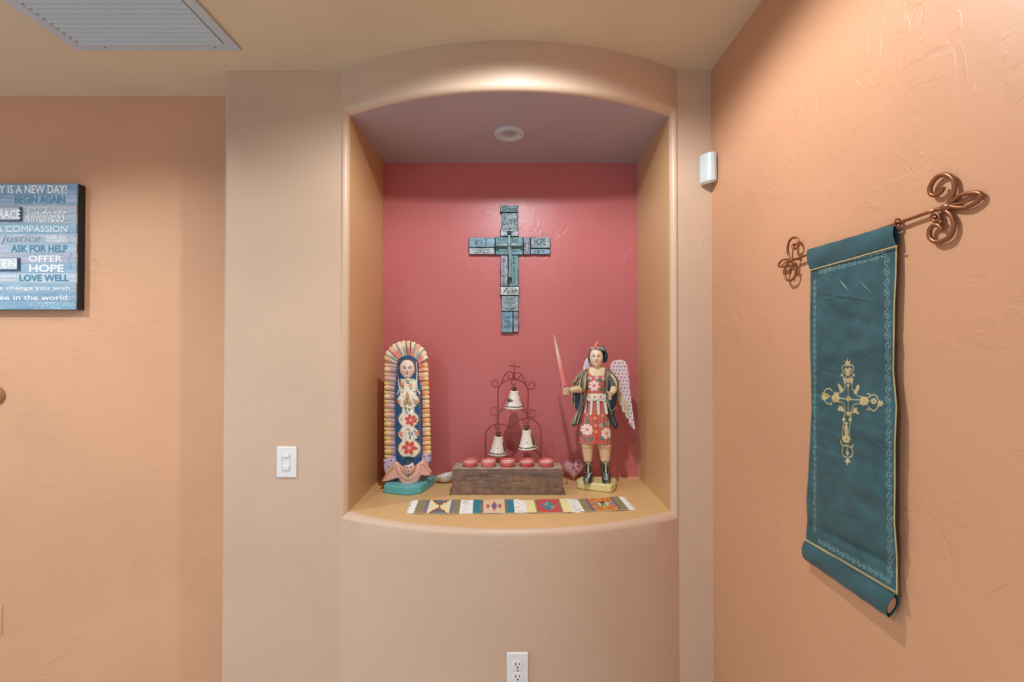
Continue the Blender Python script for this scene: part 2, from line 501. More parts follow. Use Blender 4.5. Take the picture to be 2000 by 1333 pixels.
def loft(mb, rows, Y0, canvas=None, col=(200, 200, 200), nseg=40, nrow=40, power=1.0, fn=None, mat=0):
    """Closed body; rows = (y, xl, xr, front depth, back depth) in photo units at distance Y0."""
    R_ = np.array(rows, float); t = np.linspace(0, len(rows)-1, nrow)
    I = np.array([np.interp(t, range(len(rows)), R_[:, k]) for k in range(5)]).T
    V = []; s = Y0/F; PXL = []
    for y, xl, xr, df, db in I:
        row = []
        for i in range(nseg):
            a = 2*PI*i/nseg; sx, cz = math.sin(a), math.cos(a)
            sx = math.copysign(abs(sx)**power, sx); cz = math.copysign(abs(cz)**power, cz)
            x = (xl+xr)/2+(xr-xl)/2*sx
            d = cz*(df if cz > 0 else db)+0.0
            if fn: d += fn(x, y, a)
            p = PY(x, y, Y0); row.append((p.x, Y0-d*s, p.z)); PXL.append((x, y))
        V.append(row)
    if canvas is not None:
        P = np.array(PXL); c = canvas.sample(P[:, 0], P[:, 1])
    else: c = col
    mb.grid(np.array(V), wrap_u=True, caps=True, mat=mat, col=c)

def face(mb, cx, cy, rx, ry, D, Y0, canvas, yaw=0.0, base=0.0, n=96, col=None):
    """A head ball whose front carries brow, nose, lips and chin."""
    s = Y0/F; V = []; P = []
    for j in range(n+1):
        t = PI*(j/n)*.996+.002*PI; row = []
        for i in range(2*n):
            a = 2*PI*i/(2*n)
            ux, uy, ud = math.sin(t)*math.sin(a), -math.cos(t), math.sin(t)*math.cos(a)
            jaw = 1-.22*max(0, uy)**2
            x = ux*rx*jaw; y = uy*ry; d = ud*D
            if ud > 0:
                fx = ux-yaw*.25; g = lambda px, py, sx, sy: math.exp(-((fx-px)/sx)**2-((uy-py)/sy)**2)
                d += D*(.34*g(0, .14, .11, .10)+.20*g(0, -.04, .08, .2)-.10*(g(-.34, -.08, .16, .09)+g(.34, -.08, .16, .09))
                        +.10*g(0, .42, .2, .05)+.08*g(0, .52, .18, .05)+.10*g(0, .75, .25, .14)+.06*g(0, -.25, .6, .08))
            p = PY(cx+x, cy+y, Y0); row.append((p.x, Y0-(d+base)*s, p.z)); P.append((cx+x, cy+y))
        V.append(row)
    P = np.array(P)
    mb.grid(np.array(V), wrap_u=True, caps=True, col=canvas.sample(P[:, 0], P[:, 1]) if canvas else col)

# ============================================================ VIRGIN WITH RAYS
def vv(x, y): return (730+x/4.038, 650+y/4.038)
def VV(L): return [vv(*p) for p in L]
INK = (40, 46, 66)
def skin_face(cx, cy, rx, ry, skin=(232, 214, 196), yaw=0.0, cheek=(222, 150, 128), res=8, brow=(74, 58, 56)):
    c = Canvas(cx-rx*1.2, cy-ry*1.2, cx+rx*1.2, cy+ry*1.2, res, skin)
    o = yaw*rx*.25
    for sgn in (-1, 1):
        c.oval((cx+o+sgn*rx*.50, cy+ry*.30), rx*.26, ry*.20, cheek, al=.32)
        ex, ey = cx+o+sgn*rx*.36, cy-ry*.06
        c.oval((ex, ey), rx*.19, ry*.062, (240, 236, 230)); c.oval((ex, ey), rx*.09, ry*.062, (34, 28, 30))
        c.line([(ex-rx*.19, ey+ry*.01), (ex, ey-ry*.07), (ex+rx*.19, ey+ry*.01)], rx*.06, (96, 70, 62), smooth=True)
        c.line([(ex-sgn*rx*.20, ey-ry*.13), (ex, ey-ry*.21), (ex+sgn*rx*.26, ey-ry*.12)], rx*.075, brow, smooth=True)
        c.oval((cx+o+sgn*rx*.07, cy+ry*.235), rx*.045, ry*.025, (150, 92, 80))
    c.line([(cx+o-rx*.17, cy+ry*.42), (cx+o-rx*.05, cy+ry*.40), (cx+o, cy+ry*.415), (cx+o+rx*.05, cy+ry*.40), (cx+o+rx*.17, cy+ry*.42)], rx*.10, (160, 52, 52))
    c.oval((cx+o, cy+ry*.475), rx*.12, ry*.045, (198, 92, 84))
    return c

def virgin():
    Y0 = 1.945
    b = PZ(795, 960, ZS)
    T = thing('saint_figurine', (b.x, Y0, ZS), 'carved wooden praying woman in blue veil inside a striped ray halo, on turquoise base', 'figurine')
    # base
    mb = MB()
    pts = [vv(80, 1268), vv(130, 1274), vv(265, 1288), vv(372, 1272), vv(458, 1216)]
    g = [PZ(x, y, ZS) for x, y in pts]
    g += [Vector((g[-1].x+.004, 2.03, ZS)), Vector((g[0].x+.02, 2.035, ZS)), Vector((g[0].x-.004, 1.99, ZS))]
    H = .0335
    mb.prism([(p.x, p.y, ZS) for p in g], (0, 0, .0005), (0, 0, H), col=(98, 184, 190))
    mb.build('base', M['gloss'], T, bevel=.0035, seg=3)
    ztop = ZS+H
    # halo of rays
    mb = MB(); r_ = random.Random(3)
    tips = []
    n = 21
    for k in range(n):   # left side from bottom up
        y = 975-k*(975-250)/(n-1)
        tips.append(((80-3*math.sin(k/n*3), y), (190, y+ (8 if k < 14 else 14)-(k-14)*0*1.0)))
    top = 13
    for k in range(1, top):
        a = PI-PI*k/top
        tip = (252+176*math.cos(a), 235-172*math.sin(a)**.9); inn = (268+80*math.cos(a), 262-70*math.sin(a))
        tips.append((tip, inn))
    for k in range(n-1):
        y = 255+k*(945-255)/(n-2)
        tips.append(((430+24*(k/(n-1)), y), (350, y+10)))
    for k, (tip, inn) in enumerate(tips):
        side = 'L' if k < n else ('T' if k < n+top-1 else 'R')
        (x1, y1), (x0, y0) = vv(*tip), vv(*inn)
        L = math.hypot(x1-x0, y1-y0); ux, uy = (x1-x0)/L, (y1-y0)/L; nx, ny = -uy, ux
        w0, w1 = (4.6, 4.7) if side != 'T' else (3.0, 5.9)
        V = []; C = []
        cols = [(236, 208, 150), (240, 222, 190), (232, 178, 150)] if side != 'R' else [(236, 190, 120), (228, 172, 110), (240, 214, 168)]
        mid = [(214, 168, 190), (226, 150, 134), (196, 178, 204)][k % 3] if side == 'L' else [(218, 126, 100), (226, 150, 122), (232, 184, 160)][k % 3]
        if side == 'T': mid = [(232, 150, 138), (214, 200, 180), (150, 186, 170), (222, 130, 120)][k % 4]
        line = [(40, 52, 78), (40, 44, 60), (52, 122, 120)][(k//2) % 3] if side != 'R' else (46, 34, 44)
        tipc = cols[k % 3] if k % 2 else (236, 206, 140) if side != 'T' else (240, 226, 200)
        hasline = (k % 2 == 0) or side == 'T' and k % 3 == 0
        NT, NA = 30, 21; s = Y0/F
        for j in range(NT+1):
            t = j/NT; w = w0+(w1-w0)*t
            endk = math.sqrt(max(0, 1-max(0, (t-.86)/.14)**2)); row = []
            for i in range(NA):
                q = -1+2*i/(NA-1)
                px = x0+ux*L*min(t, 1)+nx*q*w*max(endk, .15); py = y0+uy*L*t+ny*q*w*max(endk, .15)
                d = -2.8+2.8*math.sqrt(max(0, 1-q*q*.92))*max(endk, .3)+1.4*(1-t)
                if hasline and abs(q-.72) < .14 and .12 < t < .93: d -= .5
                p = PY(px, py, Y0); row.append((p.x, Y0-d*s, p.z))
                f = max(0, min(1, (t-.45)/.25))
                c = [tipc[m]*f+mid[m]*(1-f) for m in range(3)]
                if side == 'L' and t < .42: g2 = min(1, (.42-t)/.2); cc_ = [(182, 164, 196), (140, 158, 190), (210, 170, 182)][k % 3]; c = [c[m]*(1-g2)+cc_[m]*g2 for m in range(3)]
                if side == 'L' and k < 8 and t > .5: c = (234, 208, 142)
                if hasline and abs(q-.72) < .16 and .12 < t < .92: c = line
                if abs(q+.25) < .14 and .1 < t < .66: c = (206, 112, 96) if k % 2 else (196, 140, 120)
                if abs(q) > .93: c = (184, 140, 110)
                if t < .07: c = (38, 60, 96)
                C.append(lin(c))
            V.append(row)
        mb.grid(np.array(V), col=np.array(C))
    outl = VV([(86, 985), (84, 600), (84, 255), (98, 188), (132, 120), (194, 88), (255, 77), (316, 88), (367, 123), (405, 188), (418, 262), (420, 600), (436, 950), (300, 990)])
    relief(mb, [outl], Y0, -2.4, -11, 2, col=(206, 160, 126), res=2.6, smooth=True)
    mb.build('ray_halo', M['paint'], T, sharp=50)
    # lilac ground plates
    cv = Canvas(745, 870, 850, 960, 4, (196, 182, 208)); cv.map = lambda p: vv(*p)
    for x, y in ((88, 1022), (122, 1055), (400, 975), (440, 968), (436, 1022), (140, 1005)):
        for a in range(3):
            cv.line([(x-8*math.cos(a*PI/3), y-8*math.sin(a*PI/3)), (x+8*math.cos(a*PI/3), y+8*math.sin(a*PI/3))], 3, (54, 60, 120))
    cv.line([(110, 1075), (150, 1030), (200, 1000)], 12, (196, 176, 150), .8, True); cv.line([(395, 960), (425, 985), (425, 1030)], 10, (200, 180, 156), .8, True)
    mb = MB()
    relief(mb, [VV([(76, 1000), (160, 985), (250, 985), (230, 1130), (110, 1150), (92, 1120), (80, 1070)]),
                VV([(330, 1000), (395, 955), (450, 946), (452, 1010), (435, 1055), (380, 1100), (300, 1140)])], Y0, 4.5, -8, 2.5, cv, res=1.8)
    mb.build('cloud_plate', M['paint'], T, sharp=60)
    # mantle
    cv = Canvas(765, 690, 830, 900, 6, (30, 88, 140)); cv.map = lambda p: vv(*p)
    for k in range(30):     # dark and light leaf strokes on the blue
        y = 390+k*20
        for x in (181+4*math.sin(k), 372+3*math.cos(k*2)):
            cv.leaf((x-6, y), (x+6, y-9), 3, (150, 178, 150) if k % 3 else (214, 196, 110))
            cv.leaf((x-4, y+9), (x+5, y+2), 3, (24, 52, 88))
    gold, cream = (152, 132, 92), (238, 230, 212)
    lobes = [(284, 530, 90, 68), (286, 675, 84, 68), (288, 790, 86, 60), (292, 905, 92, 78)]
    cv.poly([(218, 360), (348, 360), (352, 480), (214, 480)], gold)
    for x, y, rx, ry in lobes: cv.oval((x, y), rx, ry, gold)
    for x, y, rx, ry in lobes: cv.oval((x, y), rx-7, ry-6, (206, 214, 214))
    for x, y, rx, ry in lobes: cv.oval((x, y), rx-11, ry-10, cream)
    cv.rect(238, 450, 332, 940, cream)
    cv.poly([(226, 366), (340, 366), (342, 490), (224, 490)], cream)
    cv.line([(200, 215), (196, 300), (205, 380), (215, 440), (196, 480)], 8, cream, 1, True)
    cv.line([(340, 230), (346, 300), (346, 380), (352, 440), (372, 480)], 8, cream, 1, True)
    cv.line([(190, 220), (186, 300), (190, 360)], 7, (108, 92, 78), 1, True)
    cv.line([(222, 372), (282, 382), (338, 368)], 5, (70, 150, 140), 1, True)
    for p, r, rot in (((305, 680), 46, .3), ((294, 895), 56, .1)):
        cv.flower(p, r, (206, 84, 66), (236, 170, 190), 6, rot, (228, 150, 130))
    for p in ((240, 415), (302, 412), (212, 540), (345, 540), (232, 785), (352, 785), (236, 400)):
        cv.flower(p, 19, (214, 96, 78), (240, 200, 120), 5, p[0]); cv.leaf((p[0]-4, p[1]+12), (p[0]+12, p[1]+32), 5, (40, 126, 104)); cv.leaf((p[0]-12, p[1]-12), (p[0]-24, p[1]-26), 5, (40, 126, 104))
    for p in ((240, 464), (332, 462), (232, 676), (346, 674), (236, 912), (352, 905), (276, 392), (284, 752)):
        for a in range(3):
            cv.line([(p[0]-9*math.cos(a*1.05), p[1]-9*math.sin(a*1.05)), (p[0]+9*math.cos(a*1.05), p[1]+9*math.sin(a*1.05))], 2.6, (84, 78, 62))
    for a, b_ in (((268, 590), (262, 620)), ((292, 590), (298, 618)), ((275, 632), (282, 612)), ((292, 800), (300, 760)), ((310, 800), (318, 770)), ((298, 832), (302, 796)), ((270, 575), (258, 590)), ((255, 965), (240, 985))):
        cv.leaf(a, b_, 6, (30, 122, 110))
    for x in (262, 328): cv.line([(x, 600), (x-2, 700), (x+2, 800), (x, 850)], 3, (130, 176, 206), .8, True)
    for x in (250, 322): cv.line([(x, 495), (x+6, 540), (x+2, 570)], 3, (84, 160, 190), .9, True)
    mb = MB()
    R_ = [(202, 222, 326, 5, 3), (214, 204, 338, 9, 4), (250, 195, 344, 12, 5), (300, 191, 346, 12, 5), (360, 180, 356, 12, 5), (430, 168, 378, 14, 5), (520, 168, 384, 16, 5),
          (620, 170, 383, 15, 5), (780, 172, 385, 15, 5), (920, 174, 386, 15, 5), (990, 176, 386, 14, 5), (1040, 190, 375, 12, 5)]
    rows = []
    for y, xl, xr, a, c in R_:
        (X0, Yp), (X1, _) = vv(xl, y), vv(xr, y); rows.append((Yp, X0, X1, a, c))
    def lob(x, y, a):
        X, Y_ = (x-730)*4.038, (y-650)*4.038; m = 0
        for lx, ly, rx, ry in lobes: m = max(m, 1-((X-lx)/rx)**2-((Y_-ly)/ry)**2)
        return 1.6*min(1, max(0, m)*4) if math.cos(a) > 0 else 0
    loft(mb, rows, Y0, cv, nseg=150, nrow=340, power=.8, fn=lob)
    mb.build('mantle', M['paint'], T, sharp=180)
    # veil opening edge and face
    mb = MB(); s = Y0/F
    def P3(x, y, d): p = PY(*vv(x, y), Y0); return (p.x, Y0-d*s, p.z)
    mb.tube([P3(200, 360, 10), P3(200, 290, 12), P3(205, 240, 12.5), P3(232, 218, 13), P3(272, 210, 13.5), P3(310, 214, 13), P3(330, 238, 12.5), P3(338, 290, 12), P3(338, 360, 10)], .0026, 8, col=(112, 92, 74), smooth=6)
    mb.tube([P3(222, 206, 10), P3(272, 196, 11.5), P3(322, 206, 10)], .0042, 8, col=(36, 96, 150), smooth=6)
    mb.build('veil_edge', M['paint'], T, sharp=180)
    fc = vv(275, 284); mb = MB()
    cvf = skin_face(fc[0], fc[1], 14.6, 20, yaw=.35, brow=(112, 88, 80))
    face(mb, fc[0], fc[1], 15, 19.5, 9.5, Y0, cvf, .35, base=9.5)
    n0 = vv(278, 356); mb.tube([P3(278, 345, 6), P3(278, 382, 6)], .0165, 16, col=(228, 208, 190))
    mb.build('face', M['paint'], T, sharp=180)
    # praying hands
    mb = MB(); sk = (206, 180, 136)
    for sg in (-1, 1):
        mb.tube([P3(284+sg*22, 556, 16), P3(284+sg*14, 538, 19), P3(284+sg*7, 516, 20.5)], [.007, .0065, .005], 10, col=sk, smooth=4)
        for q, (L, dx) in enumerate(((44, 0), (54, 3), (50, 6), (38, 9))):
            mb.cap(P3(284+sg*(5+q*.6), 515-q*2, 22-q*1.6), P3(282+sg*3.5, 515-L, 21.5-q*1.4), .0021, .0016, col=sk)
        mb.cap(P3(284+sg*6, 512, 23.4), P3(283+sg*3, 486, 24.4), .0020, .0017, col=sk)
    mb.build('hands', M['paint'], T, sharp=180)
    # cherub: wings, collar, head
    cv = Canvas(740, 885, 855, 960, 8, (228, 178, 160)); cv.map = lambda p: vv(*p)
    for k in range(5):
        f = k/4
        cv.line([(170+10*f, 1030+22*f), (130, 1080+20*f), (78, 1160)], 5 if k != 2 else 4, [(206, 140, 90), (236, 200, 150), (46, 34, 48), (222, 184, 130), (200, 130, 110)][k], 1, True)
        cv.line([(398, 1015+16*f), (430, 1060+10*f), (460, 1104)], 5 if k != 2 else 4, [(206, 140, 90), (236, 200, 150), (60, 34, 48), (222, 184, 130), (200, 130, 110)][k], 1, True)
    cv.line([(185, 1030), (225, 1120), (285, 1150), (345, 1120), (382, 1010)], 40, (238, 186, 170), 1, True)
    cv.line([(205, 1030), (240, 1095), (285, 1122), (330, 1095), (360, 1020)], 10, (236, 204, 140), 1, True)
    cv.line([(180, 1040), (228, 1122), (285, 1150)], 3, (214, 96, 60), 1, True); cv.line([(215, 1020), (245, 1090), (285, 1112), (325, 1090), (352, 1015)], 3, (204, 90, 80), 1, True)
    for k in range(26):
        a = PI*(1-k/25); x, y = 284+112*math.cos(a), 1030+128*math.sin(a)
        cv.line([(x, y), (x*.84+284*.16, y*.84+1030*.16)], 3.2, (90, 52, 70) if k % 3 else (190, 80, 70))
    for k in range(12):
        a = PI*(1-k/11); cv.oval((284+62*math.cos(a), 1045+62*math.sin(a)), 3.5, 3.5, (60, 60, 60))
    cv.oval((288, 1108), 7, 14, (50, 140, 150))
    mb = MB()
    wings = [VV([(74, 1160), (90, 1128), (130, 1068), (165, 1030), (178, 1012), (200, 1010), (240, 1040), (330, 1040), (385, 1000), (402, 992), (428, 1040), (462, 1090), (458, 1112), (425, 1122), (385, 1116), (375, 1128), (352, 1172), (300, 1180), (232, 1182), (208, 1140), (190, 1140), (135, 1160), (90, 1168)])]
    relief(mb, wings, Y0, 12, 4, 3, cv, res=2.5, fn=lambda X, Y: 5*np.exp(-((X-vv(285, 0)[0])/14)**2))
    mb.build('cherub_wings', M['paint'], T, sharp=60)
    fc = vv(296, 1045); mb = MB()
    face(mb, fc[0], fc[1], 9.8, 13, 8, Y0, skin_face(fc[0], fc[1], 9.6, 12.4, (236, 206, 200), .2, (228, 150, 150), 8), .2, base=17)
    mb.build('cherub_face', M['paint'], T, sharp=180)
    mb = MB(); hc = vv(289, 1028)
    cvh = Canvas(hc[0]-14, hc[1]-18, hc[0]+14, hc[1]+18, 6, (36, 70, 84))
    for k in range(9): cvh.line([(hc[0]-9+k*2.4, hc[1]-13), (hc[0]-10+k*2.5, hc[1]-4)], .5, (70, 120, 126))
    for k in range(5): cvh.oval((hc[0]-9.6, hc[1]-2+k*3), .5, .5, (190, 190, 150))
    rows = [(hc[1]-12.5, hc[0]-4, hc[0]+5, 2, 2), (hc[1]-10, hc[0]-9, hc[0]+9.5, 7, 5), (hc[1]-5, hc[0]-11, hc[0]+11.5, 8, 6), (hc[1]+1, hc[0]-12, hc[0]+11.8, 5, 6), (hc[1]+12, hc[0]-11.5, hc[0]+10, 1, 5), (hc[1]+14, hc[0]-9, hc[0]+8, 0, 4)]
    rows = [(a, b2, c, d+17.5, e-8) for a, b2, c, d, e in rows]
    loft(mb, rows, Y0, cvh, nseg=60, nrow=50)
    s = Y0/F
    for k in range(7):
        a = math.radians(50+k*13); q = (hc[0]+1+3*math.cos(a), hc[1]-12)
        p0, p1 = PY(q[0], q[1], Y0), PY(q[0]+10*math.cos(a), q[1]-7*math.sin(a), Y0)
        mb.tube([(p0.x, Y0-20*s, p0.z), ((p0.x+p1.x)/2, Y0-21*s, (p0.z+p1.z)/2), (p1.x, Y0-21*s, p1.z)], [.0012, .003, .0006], 6, col=(34, 104, 96) if k % 2 else (24, 66, 84))
    mb.build('cherub_hair', M['paint'], T, sharp=180)
    # plinth hidden behind the cherub
    mb = MB(); p = PY(*vv(285, 1150), Y0)
    mb.box((p.x, Y0+.004, (ztop+p.z+.05)/2), (.09, .03, p.z+.05-ztop), col=(200, 160, 150))
    mb.build('support', M['paint'], T, bevel=.003)
virgin()

# ============================================================ ARCHANGEL
def aa(x, y): return (1070+x/7.405, 640+y/7.405)
def bb(x, y): return (1080+x/7.405, 800+y/7.405)
def AA(L): return [aa(*p) for p in L]
def BB(L): return [bb(*p) for p in L]
def archangel():
    Y0 = 1.945; s = Y0/F
    def P3(q, d): p = PY(q[0], q[1], Y0); return (p.x, Y0-d*s, p.z)
    b = PZ(1166, 950, ZS)
    T = thing('archangel_figurine', (b.x, Y0, ZS), 'carved wooden winged warrior with raised sword and red floral tunic on pale yellow base', 'figurine')
    H = .0335
    g = [PZ(*bb(*q), ZS) for q in ((357, 1155), (600, 1188), (845, 1215), (900, 1180), (922, 1125))]
    g += [Vector((g[-1].x+.001, 1.99, ZS)), Vector((g[-1].x-.02, 2.01, ZS)), Vector((g[0].x+.025, 2.01, ZS)), Vector((g[0].x-.002, 1.97, ZS))]
    mb = MB(); mb.prism([(p.x, p.y, ZS) for p in g], (0, 0, .0005), (0, 0, H), col=(222, 212, 150))
    mb.build('base', M['gloss'], T, bevel=.006, seg=4)
    sk = (222, 188, 150)
    # legs and boots
    for nm, rows, ft in (('left', [(455, 410, 572, 9, 8), (500, 402, 582, 12, 8), (530, 408, 582, 12, 9), (560, 415, 580, 10, 9), (620, 425, 575, 9, 10), (690, 440, 568, 8, 9), (760, 448, 562, 7, 8)],
                          [(512, 925), (490, 965), (452, 995)]),
                         ('right', [(455, 650, 830, 9, 8), (500, 638, 842, 12, 8), (530, 642, 842, 12, 9), (560, 652, 838, 10, 9), (620, 668, 832, 9, 10), (690, 685, 825, 8, 9), (760, 692, 820, 7, 8)],
                          [(755, 930), (752, 970), (750, 1008)])):
        mb = MB()
        loft(mb, [(bb(0, y)[1], bb(a, 0)[0], bb(c, 0)[0], d, e) for y, a, c, d, e in rows], Y0, col=sk, nseg=32, nrow=40, power=.85)
        mb.build('leg', M['gloss'], T, sharp=180)
        cx = (rows[-1][1]+rows[-1][2])/2
        cv = Canvas(*bb(380, 720), *bb(860, 1050), 8, (42, 50, 56)); cv.map = lambda p: bb(*p)
        for (fx, fy) in ft: pass
        cv.line([(cx, 760), (cx-4, 840), (cx-2, 905)], 20, (206, 190, 140))
        cv.line([(cx-60, 745), (cx, 750), (cx+60, 742)], 9, (190, 176, 132))
        cv.line([(cx, 770), (cx-30, 765), (cx-42, 785)], 7, (206, 190, 140), 1, True); cv.line([(cx, 768), (cx+28, 758), (cx+40, 780), (cx+15, 800)], 7, (206, 190, 140), 1, True)
        for k in range(6): cv.oval((cx+42, 790+k*24), 8, 5, (190, 184, 160)); cv.oval((cx-46, 790+k*24), 5, 4, (150, 150, 140))
        cv.line(ft, 22, (170, 176, 170)); 
        for k in range(4):
            f = k/3; q = (ft[0][0]*(1-f)+ft[2][0]*f, ft[0][1]*(1-f)+ft[2][1]*f); cv.line([(q[0]-34, q[1]), (q[0]+34, q[1]-6)], 5, (180, 188, 186))
        mb = MB()
        r = rows[-1]
        loft(mb, [(bb(0, y)[1], bb(a, 0)[0], bb(c, 0)[0], d, e) for y, a, c, d, e in ((738, r[1]-4, r[2]+4, 8, 8), (820, r[1]+4, r[2], 8, 8), (900, r[1]+14, r[2]-6, 8, 8), (945, r[1]+10, r[2]-10, 8, 8), (968, r[1]+16, r[2]-14, 7, 8))], Y0, cv, nseg=44, nrow=60)
        V = []; PXs = []
        for j in range(25):
            t = j/24; q = crom(ft, 12)[min(24, j)]; w = (56, 62, 60, 50, 22); w = np.interp(t*4, range(5), w)
            row = []
            for i in range(32):
                a = 2*PI*i/32; x = q[0]+w*math.sin(a); hh = 38*(1-.45*t)*(1 if t < .9 else .7)
                pz = bb(x, q[1]-6 - hh*max(-.15, math.cos(a))*.9); d = 4+13*t
                p = PY(pz[0], pz[1], Y0); row.append((p.x, Y0-d*s*1.15, max(p.z+.003, ZS+H+.0005) if math.cos(a) > -.2 else ZS+H+.0005)); PXs.append(pz)
            V.append(row)
        PXs = np.array(PXs); mb.grid(np.array(V), wrap_u=True, caps=True, col=cv.sample(PXs[:, 0], PXs[:, 1]))
        mb.build('boot', M['gloss'], T, sharp=180)
    # wings
    cv = Canvas(1185, 695, 1250, 850, 7, (222, 214, 222)); cv.map = lambda p: aa(*p)
    rr = random.Random(5)
    for yy in range(-14, 115):
        for xx in range(0, 22):
            x = 880+xx*20+rr.uniform(-4, 4); y = 470+yy*13+rr.uniform(-3, 3)
            if rr.random() < .55: cv.line([(x, y), (x+rr.uniform(-4, 4), y+rr.uniform(5, 9))], 2.4, rr.choice([(120, 140, 170), (110, 150, 140), (200, 190, 150), (150, 130, 180)]), .75)
    for j in range(18):
        for i in range(8):
            x = 925+i*54+(j % 2)*27+j*9; y = 515+j*52
            cv.oval((x, y), 13, 13, (206, 86, 96)); cv.oval((x, y), 4, 4, (236, 180, 180))
    right = AA([(905, 570), (915, 525), (945, 490), (1000, 470), (1085, 467), (1135, 495), (1165, 545), (1180, 620), (1190, 750), (1205, 900), (1225, 1060), (1240, 1200), (1256, 1330)])+BB([(1205, 302), (1180, 300), (1150, 262), (1112, 212), (1105, 150), (1090, 148), (1062, 120), (1058, 60), (1040, 60), (1012, 30)])+AA([(1085, 1210), (1080, 1145), (1055, 1140), (1042, 1100), (1040, 1045), (1015, 1040), (1000, 1000), (985, 900), (960, 760), (930, 680)])
    cv.line([(905, 570), (945, 490), (1000, 470), (1085, 467), (1150, 510), (1185, 700)], 22, (232, 150, 150), 1, True)
    for k, (x0, y0, x1, y1) in enumerate(((1010, 880, 1018, 1030), (1060, 940, 1068, 1130), (1110, 1040, 1116, 1220), (1155, 1110, 1162, 1300))):
        cv.line([(x0, y0), (x1, y1)], 40, (206, 214, 190)); cv.line([(x0, y0+15), (x1, y1-25)], 20, (206, 160, 92)); cv.line([(x0+20, y0), (x1+22, y1)], 3, (120, 130, 110))
    mb = MB(); relief(mb, [right], Y0, -4, -9, 3, cv, res=2.4, fn=lambda X, Y: .7*np.sin((X*.4-Y*.06)*3.2))
    mb.build('wing', M['paint'], T, sharp=60)
    cv = Canvas(*aa(500, 420), *aa(650, 760), 7, (206, 204, 214)); cv.map = lambda p: aa(*p)
    cv.line([(575, 445), (530, 540), (525, 640)], 14, (236, 206, 212), 1, True); cv.line([(585, 470), (590, 560), (570, 680)], 4, (120, 130, 150), 1, True); cv.line([(560, 480), (552, 620)], 3, (150, 150, 170))
    mb = MB(); relief(mb, [AA([(575, 438), (545, 490), (520, 570), (515, 700), (560, 800), (640, 760), (622, 600), (605, 470)])], Y0, -4, -9, 3, cv, res=3)
    mb.build('wing', M['paint'], T, sharp=60)
    # tunic
    red = (196, 102, 90)
    cv = Canvas(*aa(480, 560), *bb(900, 500), 8, red); cv.map = lambda p: aa(*p)
    cv.poly([(596, 560), (828, 560), (812, 640), (796, 696), (620, 696), (585, 640)], (228, 204, 168))
    cv.line([(575, 590), (582, 660), (640, 698), (790, 698), (822, 640), (835, 580)], 7, (176, 150, 90), 1, True)
    for x in (556, 812): cv.line([(x, 660), (x-4 if x < 600 else x+4, 800), (x, 950)], 6, (196, 168, 150), 1, True)
    for p in ((590, 735), (690, 720), (790, 735)): cv.flower(p, 34, (238, 214, 214), (210, 90, 90), 5, .3)
    cv.flower((652, 835), 78, (240, 218, 214), (220, 110, 130), 7, .2, (226, 150, 140)); cv.oval((652, 835), 12, 20, (206, 60, 80))
    for a, c in (((740, 750), (775, 775)), ((760, 740), (735, 790)), ((730, 880), (775, 920)), ((760, 890), (800, 870)), ((575, 740), (598, 780)), ((560, 870), (590, 890)), ((700, 740), (735, 760))): cv.leaf(a, c, 13, (36, 128, 112))
    cv.map = lambda p: bb(*p)
    for x in (575, 640, 420, 860): cv.line([(x-6, 0), (x, 200), (x+2, 480)], 4, (170, 140, 80), .8)
    cv.poly([(560, 60), (640, 60), (648, 480), (580, 480)], (200, 76, 54), .8)
    for p in ((476, 275), (755, 330)): cv.flower(p, 82, (240, 218, 208), (226, 140, 150), 9, .1, (222, 146, 130)); cv.oval(p, 12, 20, (200, 54, 66)); cv.oval(p, 5, 10, (238, 190, 200))
    for p in ((590, 110), (600, 210), (600, 300), (470, 60), (700, 70)): cv.flower(p, 26, (236, 190, 150), (190, 50, 50), 5, p[1])
    for a, c in (((485, 100), (470, 190)), ((500, 150), (480, 200)), ((470, 460), (420, 370)), ((520, 450), (505, 365)), ((540, 440), (545, 380)), ((690, 430), (655, 375)), ((700, 420), (690, 360)), ((770, 460), (775, 380)), ((740, 240), (715, 160)), ((705, 130), (730, 90)), ((400, 380), (395, 320)), ((600, 160), (622, 190)), ((830, 420), (820, 370))): cv.leaf(a, c, 12, (52, 132, 124))
    for p in ((670, 215), (780, 190)): cv.flower(p, 34, (140, 196, 186), (90, 150, 150), 5, 0)
    cv.line([(378, 470), (600, 476), (852, 480)], 6, (196, 150, 96))
    mb = MB()
    ar = lambda L: [(aa(0, y)[1], aa(a, 0)[0], aa(c, 0)[0], d, e) for y, a, c, d, e in L]
    br = lambda L: [(bb(0, y)[1], bb(a, 0)[0], bb(c, 0)[0], d, e) for y, a, c, d, e in L]
    rows = ar([(575, 610, 800, 7, 6), (600, 560, 860, 9, 7), (680, 540, 850, 12, 8), (800, 542, 826, 13, 8), (955, 556, 818, 12, 8), (1060, 545, 830, 13, 9), (1180, 515, 848, 14, 10)])+br([(100, 430, 800, 15, 10), (250, 396, 830, 16, 11), (400, 380, 848, 17, 12), (478, 376, 854, 17, 12), (484, 400, 830, 15, 10)])
    loft(mb, rows, Y0, cv, nseg=150, nrow=330, power=.85, fn=lambda x, y, a: (.4*math.sin(x*.9)*min(1, max(0, (y-772)/40))))
    mb.build('tunic', M['paint'], T, sharp=180)
    # belt with hanging straps
    cv = Canvas(*aa(480, 930), *aa(880, 1290), 8, (226, 222, 208)); cv.map = lambda p: aa(*p)
    for x in (582, 652, 745): cv.poly([(x, 968), (x+14, 995), (x, 1022), (x-14, 995)], (214, 128, 70)); 
    for k in range(60):
        x = 556+(k*47) % 260; y = 962+(k*31) % 80; cv.oval((x, y), 4, 4, (130, 160, 160), al=.8)
